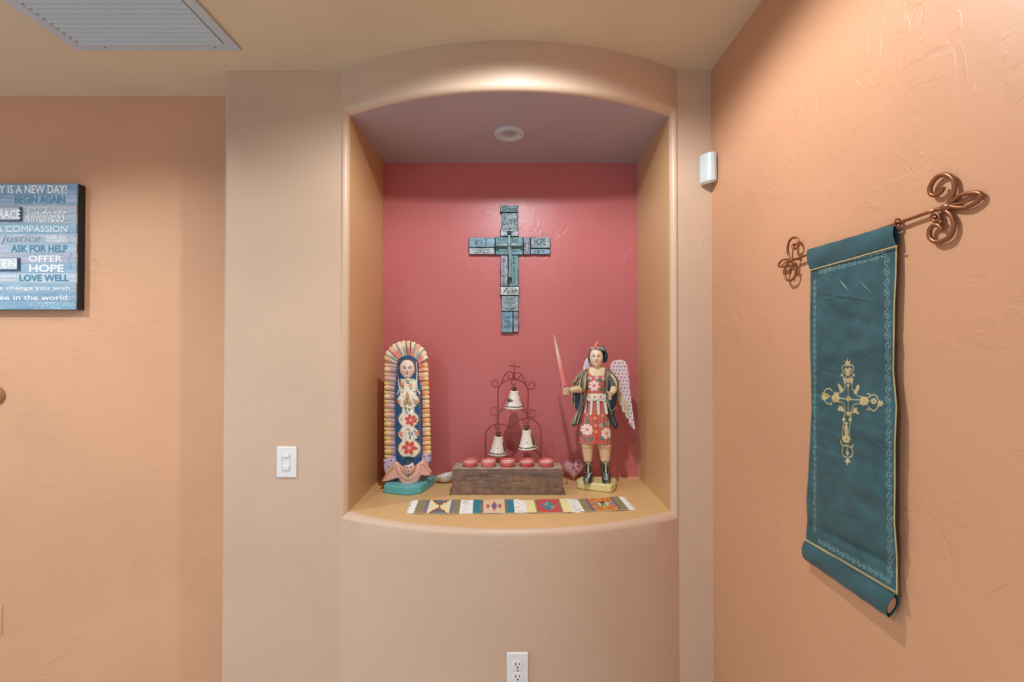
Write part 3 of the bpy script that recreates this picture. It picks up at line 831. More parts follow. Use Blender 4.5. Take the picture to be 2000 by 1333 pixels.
    straps = [[(556, 1010), (535, 1240), (505, 1215), (528, 1100)], [(590, 1040), (636, 1040), (622, 1230), (600, 1262), (578, 1235), (592, 1120)], [(684, 1040), (730, 1040), (738, 1235), (712, 1268), (690, 1235)], [(770, 1020), (818, 1010), (848, 1220), (836, 1250), (800, 1225)]]
    for st in straps:
        xs = [p[0] for p in st]; m = sum(xs)/len(xs)
        for k in range(10): cv.line([(m-12, 1050+k*20), (m+10, 1060+k*20)], 3, (120, 156, 150), .8)
        cv.line(st+[st[0]], 4, (150, 140, 110), .8)
    mb = MB()
    bow = lambda X, Y: -8*((X-1163)/22)**2
    relief(mb, [AA([(556, 950), (818, 950), (822, 1035), (770, 1062), (735, 1052), (682, 1052), (640, 1052), (590, 1062), (545, 1030)])]+[AA(p) for p in straps], Y0, 16.5, 11, 1.5, cv, res=3, fn=bow)
    mb.build('waist_straps', M['paint'], T, sharp=60)
    # cape
    cv = Canvas(*aa(330, 560), *aa(1020, 1560), 5, (48, 62, 76)); cv.map = lambda p: aa(*p)
    olive, cr, dk = (128, 118, 84), (214, 204, 160), (58, 54, 58)
    for L in ([(560, 600), (505, 760), (500, 950), (490, 1080), (440, 1230), (395, 1380)],):
        cv.line(L, 56, (88, 82, 84), 1, True); cv.line([(x-26, y) for x, y in L], 8, (190, 200, 150), 1, True); cv.line([(x+22, y) for x, y in L], 7, cr, 1, True)
    for k, o in enumerate((0, 30, 60, 90)):
        cv.line([(520, 620+o), (440, 700+o), (372, 800+o)], 14, [olive, dk, (170, 150, 110), dk][k], 1, True); cv.line([(524, 634+o), (444, 714+o), (378, 814+o)], 4, cr, 1, True)
        cv.line([(840, 620+o), (930, 680+o), (985, 790+o)], 14, [olive, dk, (180, 150, 110), dk][k], 1, True); cv.line([(836, 634+o), (922, 694+o), (978, 806+o)], 4, cr, 1, True)
    cv.line([(470, 690), (440, 690), (450, 760)], 12, (60, 128, 120))
    cv.line([(430, 680), (400, 750)], 9, (210, 120, 110)); cv.line([(900, 700), (950, 700)], 10, (210, 130, 80))
    cv.line([(830, 600), (822, 800), (835, 1050), (900, 1240), (960, 1400)], 22, (90, 86, 80), 1, True); cv.line([(845, 600), (838, 800), (850, 1040), (915, 1240)], 6, cr, 1, True)
    cv.line([(352, 960), (350, 1060), (385, 1160), (425, 1215)], 12, (186, 190, 140), 1, True)
    cv.line([(1000, 850), (1002, 1050), (960, 1150), (905, 1195), (860, 1110), (835, 1040)], 12, (186, 190, 140), 1, True)
    for k in range(6): cv.line([(372, 985+k*26), (384, 998+k*26), (372, 1010+k*26)], 5, (226, 226, 216))
    for k in range(4): cv.line([(870-k*6, 1060+k*20), (890, 1070+k*20)], 4, (90, 140, 190))
    mb = MB()
    lc = AA([(565, 590), (500, 620), (430, 690), (360, 795), (372, 840), (350, 900), (343, 980), (350, 1070), (385, 1160), (425, 1205)])+BB([(330, 60), (268, 200), (278, 248), (300, 250), (350, 222), (388, 214), (398, 120)])+AA([(520, 1150), (540, 1000), (548, 850), (545, 700)])
    lc[9:10] = [aa(425, 1205)]
    rc = AA([(815, 585), (880, 610), (935, 650), (970, 735), (995, 800), (1005, 900), (1006, 1050), (985, 1110)])+BB([(882, 40), (900, 120), (935, 190), (938, 250), (915, 294), (870, 268), (830, 200), (800, 110), (785, 30)])+AA([(838, 1160), (820, 1000), (812, 850), (820, 700)])
    cv.map = None
    for L in (lc, rc): cv.line(L+[L[0]], 1.7, (178, 176, 132), .9)
    relief(mb, [lc], Y0, 9, -7, 4, cv, res=2.5, fn=lambda X, Y: 6*np.exp(-((X-1131)/9)**2-((Y-745)/16)**2)+.8*np.sin(X*1.1+Y*.25))
    relief(mb, [rc], Y0, 9, -7, 4, cv, res=2.5, fn=lambda X, Y: 6*np.exp(-((X-1192)/9)**2-((Y-745)/16)**2)+.8*np.sin(X*1.1-Y*.25))
    def folds(pts, rad, nn=28):
        mb.tube([P3(*p) for p in pts], rad, nn, smooth=7)
        k_ = len(mb.c[-1])//nn
        pal = [(128, 118, 84), (58, 56, 60), (206, 196, 154), (70, 68, 76), (150, 132, 98), (58, 56, 60), (206, 196, 154)]
        mb.c[-1] = np.concatenate([np.array([lin(pal[(i//2) % 7]) for i in range(nn)]) for q in range(k_)])
    folds([(aa(545, 640), 4), (aa(505, 720), 8), (aa(492, 800), 10), (aa(486, 880), 7)], [.009, .016, .0195, .0185])
    folds([(aa(850, 640), 4), (aa(915, 720), 8), (aa(945, 790), 10), (aa(958, 850), 6)], [.009, .016, .0190, .0175])
    mb.build('cape', M['paint'], T, sharp=60)
    # arms with hands
    ck = (226, 202, 160)
    mb = MB()
    mb.tube([P3(aa(500, 880), 2), P3(aa(450, 884), 9), P3(aa(380, 885), 18), P3(aa(300, 890), 27)], [.012, .0165, .0135, .0105], 18, col=ck, smooth=6)
    mb.ell(P3(aa(245, 893), 30), (.0105, .010, .0130), col=ck)
    for k in range(4):
        y = 852+k*27; r = [.0036, .0038, .0037, .0033][k]; L = [0, 4, 2, -4][k]
        mb.cap(P3(aa(262, y), 35), P3(aa(205-L, y+6), 38), r, r*.9, col=ck)
        mb.cap(P3(aa(205-L, y+6), 38), P3(aa(196-L*.5, y+8), 32), r*.95, r*.8, col=ck)
    mb.cap(P3(aa(262, 870), 26), P3(aa(215, 850), 26), .0042, .0034, col=ck); mb.cap(P3(aa(215, 850), 26), P3(aa(196, 848), 32), .0034, .003, col=ck)
    mb.build('arm', M['paint'], T, sharp=180)
    mb = MB()
    mb.tube([P3(aa(950, 850), 1), P3(aa(938, 872), 9), P3(aa(915, 900), 19), P3(aa(885, 930), 26)], [.012, .0155, .0135, .0105], 18, col=ck, smooth=6)
    mb.ell(P3(aa(862, 945), 28), (.0085, .008, .0105), col=ck)
    for k, (x, y) in enumerate(((826, 962), (830, 985), (836, 1008), (848, 1026))):
        mb.cap(P3(aa(872, 935+k*14), 31-k), P3(aa(x+8, y-12), 35-k), .0034, .0032, col=ck); mb.cap(P3(aa(x+8, y-12), 35-k), P3(aa(x, y), 29-k), .0031, .0024, col=ck)
    mb.cap(P3(aa(870, 920), 32), P3(aa(832, 912), 35), .0036, .0032, col=ck); mb.cap(P3(aa(832, 912), 35), P3(aa(800, 908), 34), .0031, .0022, col=ck)
    mb.build('arm', M['paint'], T, sharp=180)
    # sleeve cuffs
    mb = MB()
    for c_, d in ((aa(462, 885), 9), (aa(945, 868), 11)):
        pass
    mb.tube([P3(aa(492, 880), 4), P3(aa(470, 883), 8), P3(aa(452, 884), 11)], [.0160, .0182, .0178], 18, col=(206, 96, 74))
    mb.build('cuff', M['paint'], T, sharp=180); mb = MB()
    mb.tube([P3(aa(958, 848), 4), P3(aa(946, 864), 8), P3(aa(934, 878), 12)], [.0155, .0172, .0168], 18, col=(206, 96, 74))
    mb.build('cuff', M['paint'], T, sharp=180)
    # sword
    a, c = aa(65, 98), aa(215, 838)
    V = []; C = []
    for j in range(41):
        t = j/40; x, y = a[0]+(c[0]-a[0])*t, a[1]+(c[1]-a[1])*t; w = .5+3.0*min(1, t*1.7)**.8; row = []
        cc = [(226, 204, 176)[m]*(1-max(0, min(1, (t-.35)*3)))+(222, 128, 124)[m]*max(0, min(1, (t-.35)*3)) for m in range(3)]
        for q, dd in ((-1, 0), (0, 1.5), (1, 0), (0, -1.5)): row.append(P3((x+q*w*.98, y-q*w*.2), 31+dd)); C.append(lin(cc))
        V.append(row)
    mb = MB(); mb.grid(np.array(V), wrap_u=True, caps=True, col=np.array(C))
    mb.box(P3((c[0], c[1]-3), 31), (.013, .008, .008), col=(206, 120, 120))
    mb.tube([P3(aa(212, 830), 31), P3(aa(232, 960), 31)], .0035, 10, col=(90, 66, 60))
    mb.build('sword', M['paint'], T, sharp=30)
    # head, hair, crown
    hc = aa(690, 432); mb = MB()
    mb.tube([P3(aa(712, 520), 2), P3(aa(712, 615), 2)], [.0135, .0165], 18, col=ck, smooth=3)
    mb.build('neck', M['paint'], T, sharp=180)
    mb = MB(); cvf = skin_face(hc[0]-.4, hc[1]-.5, 12.8, 19.6, (232, 210, 176), -.5, (230, 170, 150), 8)
    face(mb, hc[0], hc[1], 12.9, 19.4, 11, Y0, cvf, -.5, base=8)
    mb.build('face', M['paint'], T, sharp=180)
    mb = MB(); cvh = Canvas(*aa(560, 250), *aa(880, 530), 6, (34, 56, 68)); cvh.map = lambda p: aa(*p)
    for k in range(16): cvh.line([(790+k*6, 360), (792+k*6, 430), (786+k*6, 500)], 2, (72, 104, 116), .8, True)
    cvh.oval((750, 280), 60, 14, (120, 60, 66))
    loft(mb, ar([(268, 700, 800, 6, 5), (285, 640, 825, 10, 8), (330, 612, 840, 6, 10), (370, 602, 846, 3, 11), (440, 594, 856, 1.5, 11), (480, 592, 860, 1, 10), (500, 600, 850, 0, 8), (508, 620, 835, -2, 5)]), Y0, cvh, nseg=60, nrow=60, power=.8)
    mb.tube([P3(aa(822, 350), 4), P3(aa(834, 430), 5), P3(aa(828, 498), 3)], [.007, .0085, .004], 12, col=(34, 56, 68), smooth=5)
    mb.tube([P3(aa(600, 380), 2), P3(aa(594, 450), 3), P3(aa(604, 500), 2)], [.003, .0045, .002], 10, col=(34, 56, 68), smooth=5)
    mb.build('hair', M['gloss'], T, sharp=180)
    cvc = Canvas(*aa(590, 160), *aa(870, 380), 8, (92, 146, 140)); cvc.map = lambda p: aa(*p)
    cvc.rect(600, 280, 720, 330, (190, 160, 160)); cvc.line([(606, 328), (700, 318), (850, 352)], 8, (130, 110, 120), 1, True); cvc.line([(606, 285), (700, 278), (830, 300)], 6, (206, 200, 170), 1, True)
    rr = random.Random(2)
    for k in range(60): cvc.oval((605+rr.random()*230, 285+rr.random()*45), 5, 4, rr.choice([(60, 110, 120), (200, 190, 180), (150, 90, 110), (120, 176, 160)]))
    mb = MB()
    V = []; PXs = []
    for j, (yy, gr) in enumerate(((0, 0), (0, 1), (12, 1.1), (40, 1.1), (50, 1), (50, 0))):
        row = []
        for i in range(64):
            a = 2*PI*i/64; x = 723+(110+6*gr)*math.sin(a); y = 288+yy-8*math.cos(a)+18*math.sin(a)*(.5+.5*math.sin(a)); d = 3+(11+gr*2)*math.cos(a)
            if gr == 0: d -= 1.5*math.cos(a)
            q = aa(x, y); row.append(P3(q, d)); PXs.append(q)
        V.append(row)
    PXs = np.array(PXs); mb.grid(np.array(V), wrap_u=True, col=cvc.sample(PXs[:, 0], PXs[:, 1]))
    mb.tube([P3(aa(678, 300), 14), P3(aa(672, 262), 15), P3(aa(690, 225), 14), P3(aa(698, 182), 12)], [.0055, .0068, .0048, .0006], 10, col=(226, 130, 120), smooth=6)
    mb.tube([P3(aa(700, 290), 12), P3(aa(712, 240), 12), P3(aa(705, 200), 12)], [.003, .0026, .0006], 8, col=(206, 112, 106), smooth=6)
    mb.build('crown', M['paint'], T, sharp=180)
archangel()

# ============================================================ WALL CROSS
def kk(x, y): return (900+x/4.763, 390+y/4.763)
def wall_cross():
    Y0 = YB
    b = kk(455, 1245); p = PY(*b, Y0)
    T = thing('wall_cross', (p.x, Y0, p.z), 'teal weathered cross of word boards with a small metal cross, hung on red wall', 'cross')
    s = Y0/F; rr = random.Random(11); ink = (38, 54, 60)
    def rag(x0, y0, x1, y1, amp=8):
        P = []
        for k in range(9): P.append((x0+(x1-x0)*k/9, y0+rr.uniform(-amp, amp)*.6))
        for k in range(9): P.append((x1+rr.uniform(-amp, amp)*.5, y0+(y1-y0)*k/9))
        for k in range(9): P.append((x1-(x1-x0)*k/9, y1+rr.uniform(-amp, amp)*.6))
        for k in range(9): P.append((x0+rr.uniform(-amp, amp)*.5, y1-(y1-y0)*k/9))
        return [kk(*q) for q in P]
    teal, pale, blue, lil, grey = (106, 150, 154), (178, 190, 192), (124, 162, 182), (160, 162, 176), (140, 162, 166)
    planks = [((368, 66, 532, 130), teal, 8.5, [('Grace', (385, 78, 522, 116), .02, 0, 0)]),
              ((382, 130, 530, 286), grey, 6, [('Love', (388, 160, 524, 245), -.005, .5, 0)]),
              ((370, 284, 536, 354), pale, 8.5, [('Strength', (390, 292, 520, 322), .01, 0, 0)]),
              ((322, 356, 578, 522), (110, 152, 156), 7, [('May the', (344, 366, 418, 402), 0, 0, 0), ('Lord', (478, 366, 530, 404), 0, 0, 0), ('Bless and', (340, 470, 420, 498), 0, 0, 0), ('keep you', (476, 470, 548, 502), 0, 0, 0)]),
              ((78, 360, 320, 454), blue, 8, [('Thank', (134, 380, 172, 436), 0, 0, 90), ('my God', (180, 376, 208, 436), 0, 0, 90), ('for you', (218, 374, 250, 438), 0, 0, 90)]),
              ((78, 456, 318, 518), pale, 7.5, [('A friend Loveth', (118, 460, 270, 484), 0, 0, 0), ('at all times', (140, 488, 270, 504), 0, 0, 0)]),
              ((580, 360, 644, 520), lil, 8, [('Gracious', (590, 380, 608, 500), 0, 0, -90), ('Promises', (614, 372, 636, 506), 0, 0, -90)]),
              ((648, 358, 828, 462), grey, 8.5, [('HOPE', (682, 372, 784, 432), .015, 0, 0)]),
              ((646, 466, 830, 518), blue, 7.5, [('I & Y', (684, 476, 776, 506), .01, 0, 0)]),
              ((372, 524, 440, 812), lil, 8, [('with all your heart', (386, 545, 414, 806), 0, 0, -90)]),
              ((441, 524, 538, 812), teal, 7, [('faith hope love', (482, 540, 510, 790), 0, 0, -90)]),
              ((368, 815, 542, 896), (196, 204, 202), 9.5, [('Faith', (396, 832, 524, 880), .005, .5, 0)]),
              ((378, 898, 540, 1044), grey, 7, [('the Joy', (424, 912, 490, 940), 0, 0, 0), ('of the Lord', (406, 945, 504, 972), 0, 0, 0), ('is my', (428, 978, 476, 1000), 0, 0, 0), ('Strength', (414, 1002, 502, 1034), 0, 0, 0)]),
              ((378, 1046, 485, 1242), (116, 158, 178), 8, [('Lord', (392, 1078, 464, 1116), 0, .4, 0), ('hear', (404, 1120, 462, 1142), 0, .4, 0), ('my', (424, 1148, 462, 1166), 0, .4, 0), ('prayer', (396, 1168, 470, 1206), 0, .4, 0)]),
              ((488, 1046, 538, 1238), (150, 150, 168), 7, [('Be still', (494, 1080, 532, 1110), 0, 0, 0), ('my', (506, 1118, 526, 1134), 0, 0, 0), ('soul', (500, 1160, 532, 1182), 0, 0, 0)])]
    # backing
    mb = MB(); relief(mb, [[kk(*q) for q in ((384, 72), (526, 72), (526, 362), (822, 362), (822, 512), (530, 512), (530, 1236), (386, 1236), (386, 512), (88, 512), (88, 364), (384, 364))]], Y0, 4.5, .3, 1, col=(44, 54, 58), res=1)
    mb.build('backing', M['paint'], T, sharp=60)
    for (x0, y0, x1, y1), c, d, words_ in planks:
        (a0, b0), (a1, b1) = kk(x0, y0), kk(x1, y1)
        cv = Canvas(a0-2, b0-2, a1+2, b1+2, 5, c); horiz = (x1-x0) > (y1-y0)
        for k in range(70):
            if horiz: y = rr.uniform(b0, b1); x = rr.uniform(a0, a1); q = [(x, y), (x+rr.uniform(3, 14), y+rr.uniform(-.4, .4))]
            else: x = rr.uniform(a0, a1); y = rr.uniform(b0, b1); q = [(x, y), (x+rr.uniform(-.4, .4), y+rr.uniform(3, 14))]
            cv.line(q, rr.uniform(.2, .8), rr.choice([(206, 216, 214), (206, 216, 214), (66, 110, 122), (90, 90, 110), (176, 170, 190)]), rr.uniform(.2, .6))
        cv.line([(a0, b0), (a1, b0), (a1, b1), (a0, b1), (a0, b0)], 1.5, (30, 44, 50), .85)
        for k in range(5):
            x = rr.uniform(a0, a1); y = rr.choice([b0, b1]); cv.line([(x, y), (x+rr.uniform(-.6, .6), y+(4 if y == b0 else -4))], .6, (34, 44, 50), .8)
        mb = MB(); relief(mb, [rag(x0, y0, x1, y1)], Y0, d, 3, 1.4, cv, res=2.2)
        pk = mb.build('plank', M['weather'], T, sharp=60)
        mb = MB()
        for w, (tx0, ty0, tx1, ty1), bold, sh, rot in words_:
            def fn(x, y, d=d):
                q = PY(*kk(x, y), Y0); return (q.x, Y0-(d+.35)*s, q.z)
            text_on(mb, w, fn, tx0, ty0, tx1, ty1, ink, bold, sh, rot)
        mb.build('lettering', M['paint'], pk, sharp=180, smooth=False)
    # little nail cross
    mb = MB(); mc = (128, 158, 162)
    def q3(x, y, d): q = PY(*kk(x, y), Y0); return (q.x, Y0-d*s, q.z)
    mb.tube([q3(452, 322, 12), q3(450, 380, 13.5), q3(451, 440, 14), q3(461, 560, 13.5), q3(458, 640, 13), q3(455, 745, 12.5)], [.0075, .0062, .0088, .0078, .0060, .0075], 12, col=mc, smooth=8)
    mb.tube([q3(330, 442, 12.5), q3(390, 437, 13.5), q3(450, 440, 14), q3(510, 436, 13.5), q3(574, 440, 12.5)], [.0068, .0078, .0066, .0080, .0066], 12, col=mc, smooth=8)
    for (x, y, hz) in ((452, 325, 0), (456, 745, 0), (335, 441, 1), (570, 439, 1)):
        for k in range(4):
            o = (k-1.5)*9; cx_, cy_ = (x+o, y) if hz else (x, y+o)
            mb.tube([q3(cx_+12*math.cos(a)*(0.25 if hz else 1)*1.5, cy_+12*math.sin(a+.3)*(1 if hz else .25)*1.5, 13+3.6*math.sin(a)) for a in np.linspace(0, 2*PI, 13)], .0016, 6, col=(54, 70, 76))
    for k in range(6):
        a = k*PI/3; mb.tube([q3(450, 438, 19), q3(450+20*math.cos(a), 438+20*math.sin(a), 17)], [.0030, .0020], 6, col=(126, 150, 154))
    mb.build('small_cross', M['patina'], T, sharp=180)
wall_cross()

# ============================================================ CANDLE BLOCK, CUPS, BELL STAND
def cc(x, y): return (870+x/4.7625, 700+y/4.7625)
def candle_block():
    f0 = PZ(882, 968.5, ZS); f1 = PZ(1103, 967, ZS); Yf = (f0.y+f1.y)/2; Yb = 1.965
    tl, tr = PY(883, 917, Yf), PY(1099, 917, Yf); zt = tl.z
    T = thing('candle_block', ((f0.x+f1.x)/2, Yf, ZS), 'long dark weathered wooden block with five round wells, standing on the niche shelf', 'candle holder')
    V = []; C = []; rr = np.random.RandomState(4)
    cv = Canvas(0, 0, 230, 60, 5, (124, 100, 86))
    r2 = random.Random(8)
    for k in range(420):
        x, y = r2.uniform(-10, 230), r2.uniform(0, 60)
        c_ = r2.choice([(98, 82, 78), (86, 78, 80), (156, 122, 94), (144, 112, 84), (108, 96, 92), (168, 140, 112)])
        cv.line([(x, y), (x+r2.uniform(6, 34), y+r2.uniform(-1, 1))], r2.uniform(.5, 1.8), c_, .35)
    for bx_, by_, rx2, ry2, c_ in ((70, 18, 46, 12, (74, 70, 78)), (150, 26, 32, 11, (166, 122, 78)), (40, 46, 42, 9, (154, 124, 96)), (178, 14, 30, 8, (86, 78, 82))):
        for k in range(46):
            x, y = r2.gauss(bx_, rx2*.45), r2.gauss(by_, ry2*.45); cv.line([(x-9, y), (x+9, y+.6)], 2.2, c_, .16)
    x0, x1 = tl.x, tr.x; NX, NZ = 180, 46
    Hh = zt-ZS
    def P(u, v, face):
        z = ZS+Hh*v
        fl = .0 if v > .22 else (.22-v)/.22
        e = .013*fl**1.5
        X = (x0-e)+(x1-x0+2*e)*u
        Y = Yf+.0006*math.sin(u*31+v*3) if face == 0 else Yb
        return (X, Y, z)
    for face in (0, 1):
        G = [[P(i/NX, j/NZ, face) for i in range(NX+1)] for j in range(NZ+1)]
        V.append(np.array(G))
    mb = MB(); U, W = np.meshgrid(np.linspace(0, 230, NX+1), np.linspace(58, 2, NZ+1))
    col = cv.sample(U, W)
    mb.grid(V[0], col=col.reshape(-1, 3)); mb.grid(V[1][:, ::-1], col=col.reshape(-1, 3))
    for e, sg in ((0, 1), (NX, -1)):
        mb.grid(np.stack([V[0][:, e], V[1][:, e]], 1), col=(118, 90, 70))
    mb.grid(np.stack([V[0][0], V[1][0]], 0), col=(90, 70, 60))
    # top with five wells
    cups = [(cc(x, 985)[0]) for x in (232, 402, 580, 758, 938)]
    Yc = 1.915; R_ = .0305; top = []
    xs = [PY(c, 910, Yc).x for c in cups]
    bounds = [x0]+[(xs[i]+xs[i+1])/2 for i in range(4)]+[x1]
    tc = (172, 156, 140)
    for k in range(5):
        a0, a1 = bounds[k], bounds[k+1]; outer = []; inner = []
        for i in range(48):
            a = 2*PI*i/48; inner.append((xs[k]+R_*math.cos(a), Yc+R_*math.sin(a), zt))
            dx, dy = math.cos(a), math.sin(a)
            tx = (a1-xs[k])/dx if dx > 1e-6 else ((a0-xs[k])/dx if dx < -1e-6 else 9); ty = (Yb-Yc)/dy if dy > 1e-6 else ((Yf-Yc)/dy if dy < -1e-6 else 9)
            t = min(tx, ty); outer.append((xs[k]+dx*t, Yc+dy*t, zt))
        low = [(p[0], p[1], zt-.0095) for p in inner]; mid = [(xs[k], Yc, zt-.0095)]*48
        mb.grid(np.array([outer, inner]), wrap_u=True, col=tc)
        mb.grid(np.array([inner, low, mid]), wrap_u=True, col=(84, 66, 56))
    mb.build('block', M['weather'], T, sharp=45)
    # cups
    prof = [(.001, 0), (.026, 0), (.0272, .002), (.0282, .009), (.0290, .0105), (.0292, .012), (.0284, .0135), (.0296, .016), (.0306, .024), (.0306, .0262), (.0298, .0272), (.0286, .0265), (.0276, .023), (.027, .017), (.0005, .0155)]
    prof = [(a_, b_*1.25) for a_, b_ in prof]
    labels = ['red glazed cup with sketchy red and grey floral wax, leftmost in the wooden block',
              'pink glazed cup full of white wax, second from the left in the wooden block',
              'red glazed cup with cream wax, middle one in the wooden block',
              'deep red glazed cup with bluish wax marks, second from the right in the wooden block',
              'red glazed cup with white and orange wax, rightmost in the wooden block']
    outc = [(204, 92, 88), (214, 112, 108), (204, 88, 84), (200, 74, 70), (208, 88, 82)]
    wax = [(228, 190, 180), (228, 226, 218), (230, 216, 204), (220, 196, 190), (232, 216, 202)]
    for k in range(5):
        c = (xs[k], Yc, zt-.0090)
        R = thing('candle_cup', c, labels[k], 'candle', 'red cups set in the wooden block')
        mb = MB()
        mb.lathe(prof, c, 48, colfn=lambda a, z, j, k=k: wax[k] if j >= 13 else ((232, 160, 152) if 8 <= j <= 10 else outc[k]))
        mb.build('cup', M['glaze'], R, sharp=50)
        cvw = Canvas(-30, -30, 30, 30, 4, wax[k]); r3 = random.Random(k)
        for q in range(8):
            a = r3.uniform(0, 6.28); rad = r3.uniform(6, 20); x, y = rad*math.cos(a), rad*math.sin(a)
            cvw.flower((x, y), r3.uniform(2.5, 5), r3.choice([(196, 70, 66), (90, 96, 140), (206, 110, 90), (96, 88, 110)]), (236, 220, 200), 5, a)
            cvw.line([(x, y), (x+r3.uniform(-9, 9), y+r3.uniform(-9, 9))], 1, (110, 100, 100), .6)
        rad = np.linspace(.02, 1, 14)*.0268; an = np.linspace(0, 2*PI, 49)[:-1]
        G = np.array([[(xs[k]+r*math.cos(a), Yc+r*math.sin(a), c[2]+.0262+.0006*math.sin(3*a+k)*r/.027) for a in an] for r in rad])
        mb = MB(); mb.grid(G, wrap_u=True, col=cvw.sample((G[..., 0]-xs[k]).ravel()*1000, (G[..., 1]-Yc).ravel()*1000))
        mb.build('wax', M['gloss'], R, sharp=180)
candle_block()

def bells():
    Y0 = 2.005; s = Y0/F
    def q3(x, y, d=0): q = PY(*cc(x, y), Y0); return (q.x, Y0-d*s, q.z)
    b = q3(632, 1100); T = thing('bell_stand', (b[0], Y0, ZS), 'rust red wrought iron bell frame with scrolls and a cross, behind the wooden block', 'bell stand')
    # arches
    mb = MB(); r = .0024
    zb = ZS+.004
    mb.tube([q3(492, 650), q3(490, 500), q3(490, 300), q3(520, 240), q3(580, 205), q3(635, 198), q3(690, 208), q3(742, 245), q3(768, 300), q3(768, 400), q3(766, 562)], r, 8, smooth=8)
    mb.build('upper_arch', M['rust'], T, sharp=180)
    mb = MB(); lx = q3(372, 700); rx_ = q3(888, 680)
    mb.tube([(lx[0], Y0, zb), q3(374, 900), q3(374, 720), q3(395, 665), q3(440, 625), q3(500, 612), q3(560, 625), q3(612, 652)], r, 8, smooth=8)
    mb.tube([q3(612, 652), q3(640, 608), q3(690, 575), q3(760, 558), q3(830, 582), q3(878, 640), q3(890, 700), q3(888, 900), (rx_[0], Y0, zb)], r, 8, smooth=8)
    mb.build('lower_arch', M['rust'], T, sharp=180)
    def spiral(pts, name):
        mb = MB(); mb.tube([q3(*p) for p in pts], .0020, 8, smooth=8); mb.build(name, M['rust'], T, sharp=180)
    spiral([(500, 258), (470, 272), (440, 255), (434, 225), (455, 205), (480, 208), (488, 228), (478, 242)], 'scroll')
    spiral([(770, 280), (800, 292), (828, 270), (828, 238), (808, 222), (786, 228), (778, 245), (788, 258)], 'scroll')
    spiral([(512, 250), (530, 205), (550, 160), (570, 135), (600, 128), (626, 145), (626, 180), (605, 194), (584, 185), (580, 165), (590, 155)], 'scroll')
    spiral([(762, 275), (738, 215), (710, 160), (690, 138), (660, 134), (642, 155), (645, 182), (668, 196), (686, 186), (688, 165)], 'scroll')
    mb = MB(); mb.tube([q3(636, 198), q3(639, 120), q3(642, 50)], .0022, 8); mb.tube([q3(590, 73), q3(642, 77), q3(692, 82)], .0020, 8); mb.build('cross', M['rust'], T, sharp=180)
    for (x, y) in ((640, 200), (492, 612), (752, 562)):
        mb = MB()
        ox = x-640; oy = y-200
        mb.tube([q3(628+ox, 200+oy, 1), q3(614+ox, 212+oy, 1), q3(612+ox, 228+oy, 1), q3(626+ox, 246+oy, 1), q3(645+ox, 244+oy, 1), q3(658+ox, 234+oy, 1)], .0017, 6, smooth=5)
        mb.build('hook', M['rust'], T, sharp=180)
    # feet bar
    mb = MB(); mb.tube([(lx[0], Y0, ZS+.003), (rx_[0], Y0, ZS+.003)], .0026, 8); mb.build('foot_bar', M['rust'], T, sharp=180)
    specs = [((636, 248), (640, 303), 165, 90, 'white ceramic bell with painted agave, topmost one on the iron stand'),
             ((494, 655), (494, 728), 168, 88, 'white ceramic bell hanging at the lower left of the iron stand'),
             ((754, 592), (754, 668), 174, 90, 'white ceramic bell hanging at the lower right of the iron stand')]
    for k, ((hx, hy), (tx, ty), h, w, lab) in enumerate(specs):
        top = q3(tx, ty); u = s/4.7625*1.0; H = h*u; R1 = w*u; R0 = R1*.46
        B = thing('ceramic_bell', (top[0], Y0, top[2]-H), lab, 'bell', 'ceramic bells on the iron stand')
        tilt = Matrix.Rotation(math.radians([1.0, 3.0, -4.0][k]), 3, 'Y')
        zb = top[2]-H
        prof = [(R0*.2, H), (R0*.85, H), (R0, H*.985), (R0*1.04, H*.95), (R0*1.06, H*.85), (R0*1.19, H*.7), (R0*1.42, H*.5), (R0*1.70, H*.3), (R0*1.95, H*.15), (R1*.95, H*.09), (R1*.98, H*.06), (R1, H*.03), (R1*.99, .004), (R1*.95, 0), (R1*.9, .004), (R1*.8, H*.12), (R0*.9, H*.8), (.001, H*.9)]
        prof2 = []
        for a_, b_ in zip(prof[:-1], prof[1:]):
            for i in range(14): prof2.append((a_[0]+(b_[0]-a_[0])*i/14, a_[1]+(b_[1]-a_[1])*i/14))
        prof2.append(prof[-1])
        cv = Canvas(-90, 0, 90, 170, 3, (228, 220, 208))
        dk = (66, 62, 56); gr = (74, 92, 66)
        cv.rect(-90, 18, 90, 27, dk); cv.rect(-90, 13, 90, 15, (120, 96, 70)); cv.rect(-90, 0, 90, 8, (226, 208, 196))
        if k == 0:
            for a in range(9):
                t = math.radians(20+a*18); cv.leaf((-38, 64), (-38+40*math.cos(t), 64+40*math.sin(t)), 3.2, dk)
            cv.oval((-62, 42), 16, 9, (170, 170, 164)); cv.line([(-78, 60), (-45, 60)], 4, dk)
            for p in ((20, 70), (50, 84), (54, 78), (30, 40)): cv.oval(p, 2.6, 2.6, dk)
        else:
            cv.poly([(34, 140), (46, 140), (62, 90), (70, 40), (48, 34), (42, 80)] if k == 2 else [(38, 120), (46, 120), (64, 70), (72, 36), (58, 34), (50, 70)], gr)
            cv.line([(50, 60), (66, 70)], 5, (58, 74, 56)); cv.line([(40, 34), (74, 40)], 4, dk)
            for p in ((-10, 74), (-2, 68), (-14, 64)): cv.oval(p, 4, 4, dk)
            if k == 1:
                for a in range(7): t = math.radians(-60+a*24); cv.leaf((-78, 60), (-78+20*math.cos(t), 60+20*math.sin(t)), 2.4, dk)
        V = []; UV = []
        for (rd, z) in prof2:
            row = []
            for i in range(140):
                a = 2*PI*i/140; p = tilt @ Vector((rd*math.cos(a), rd*math.sin(a), z-H)); row.append((p.x+top[0], p.y+Y0, p.z+top[2]))
                UV.append((math.cos(a)*rd/u if math.sin(a) < .1 else 0, z/u))
            V.append(row)
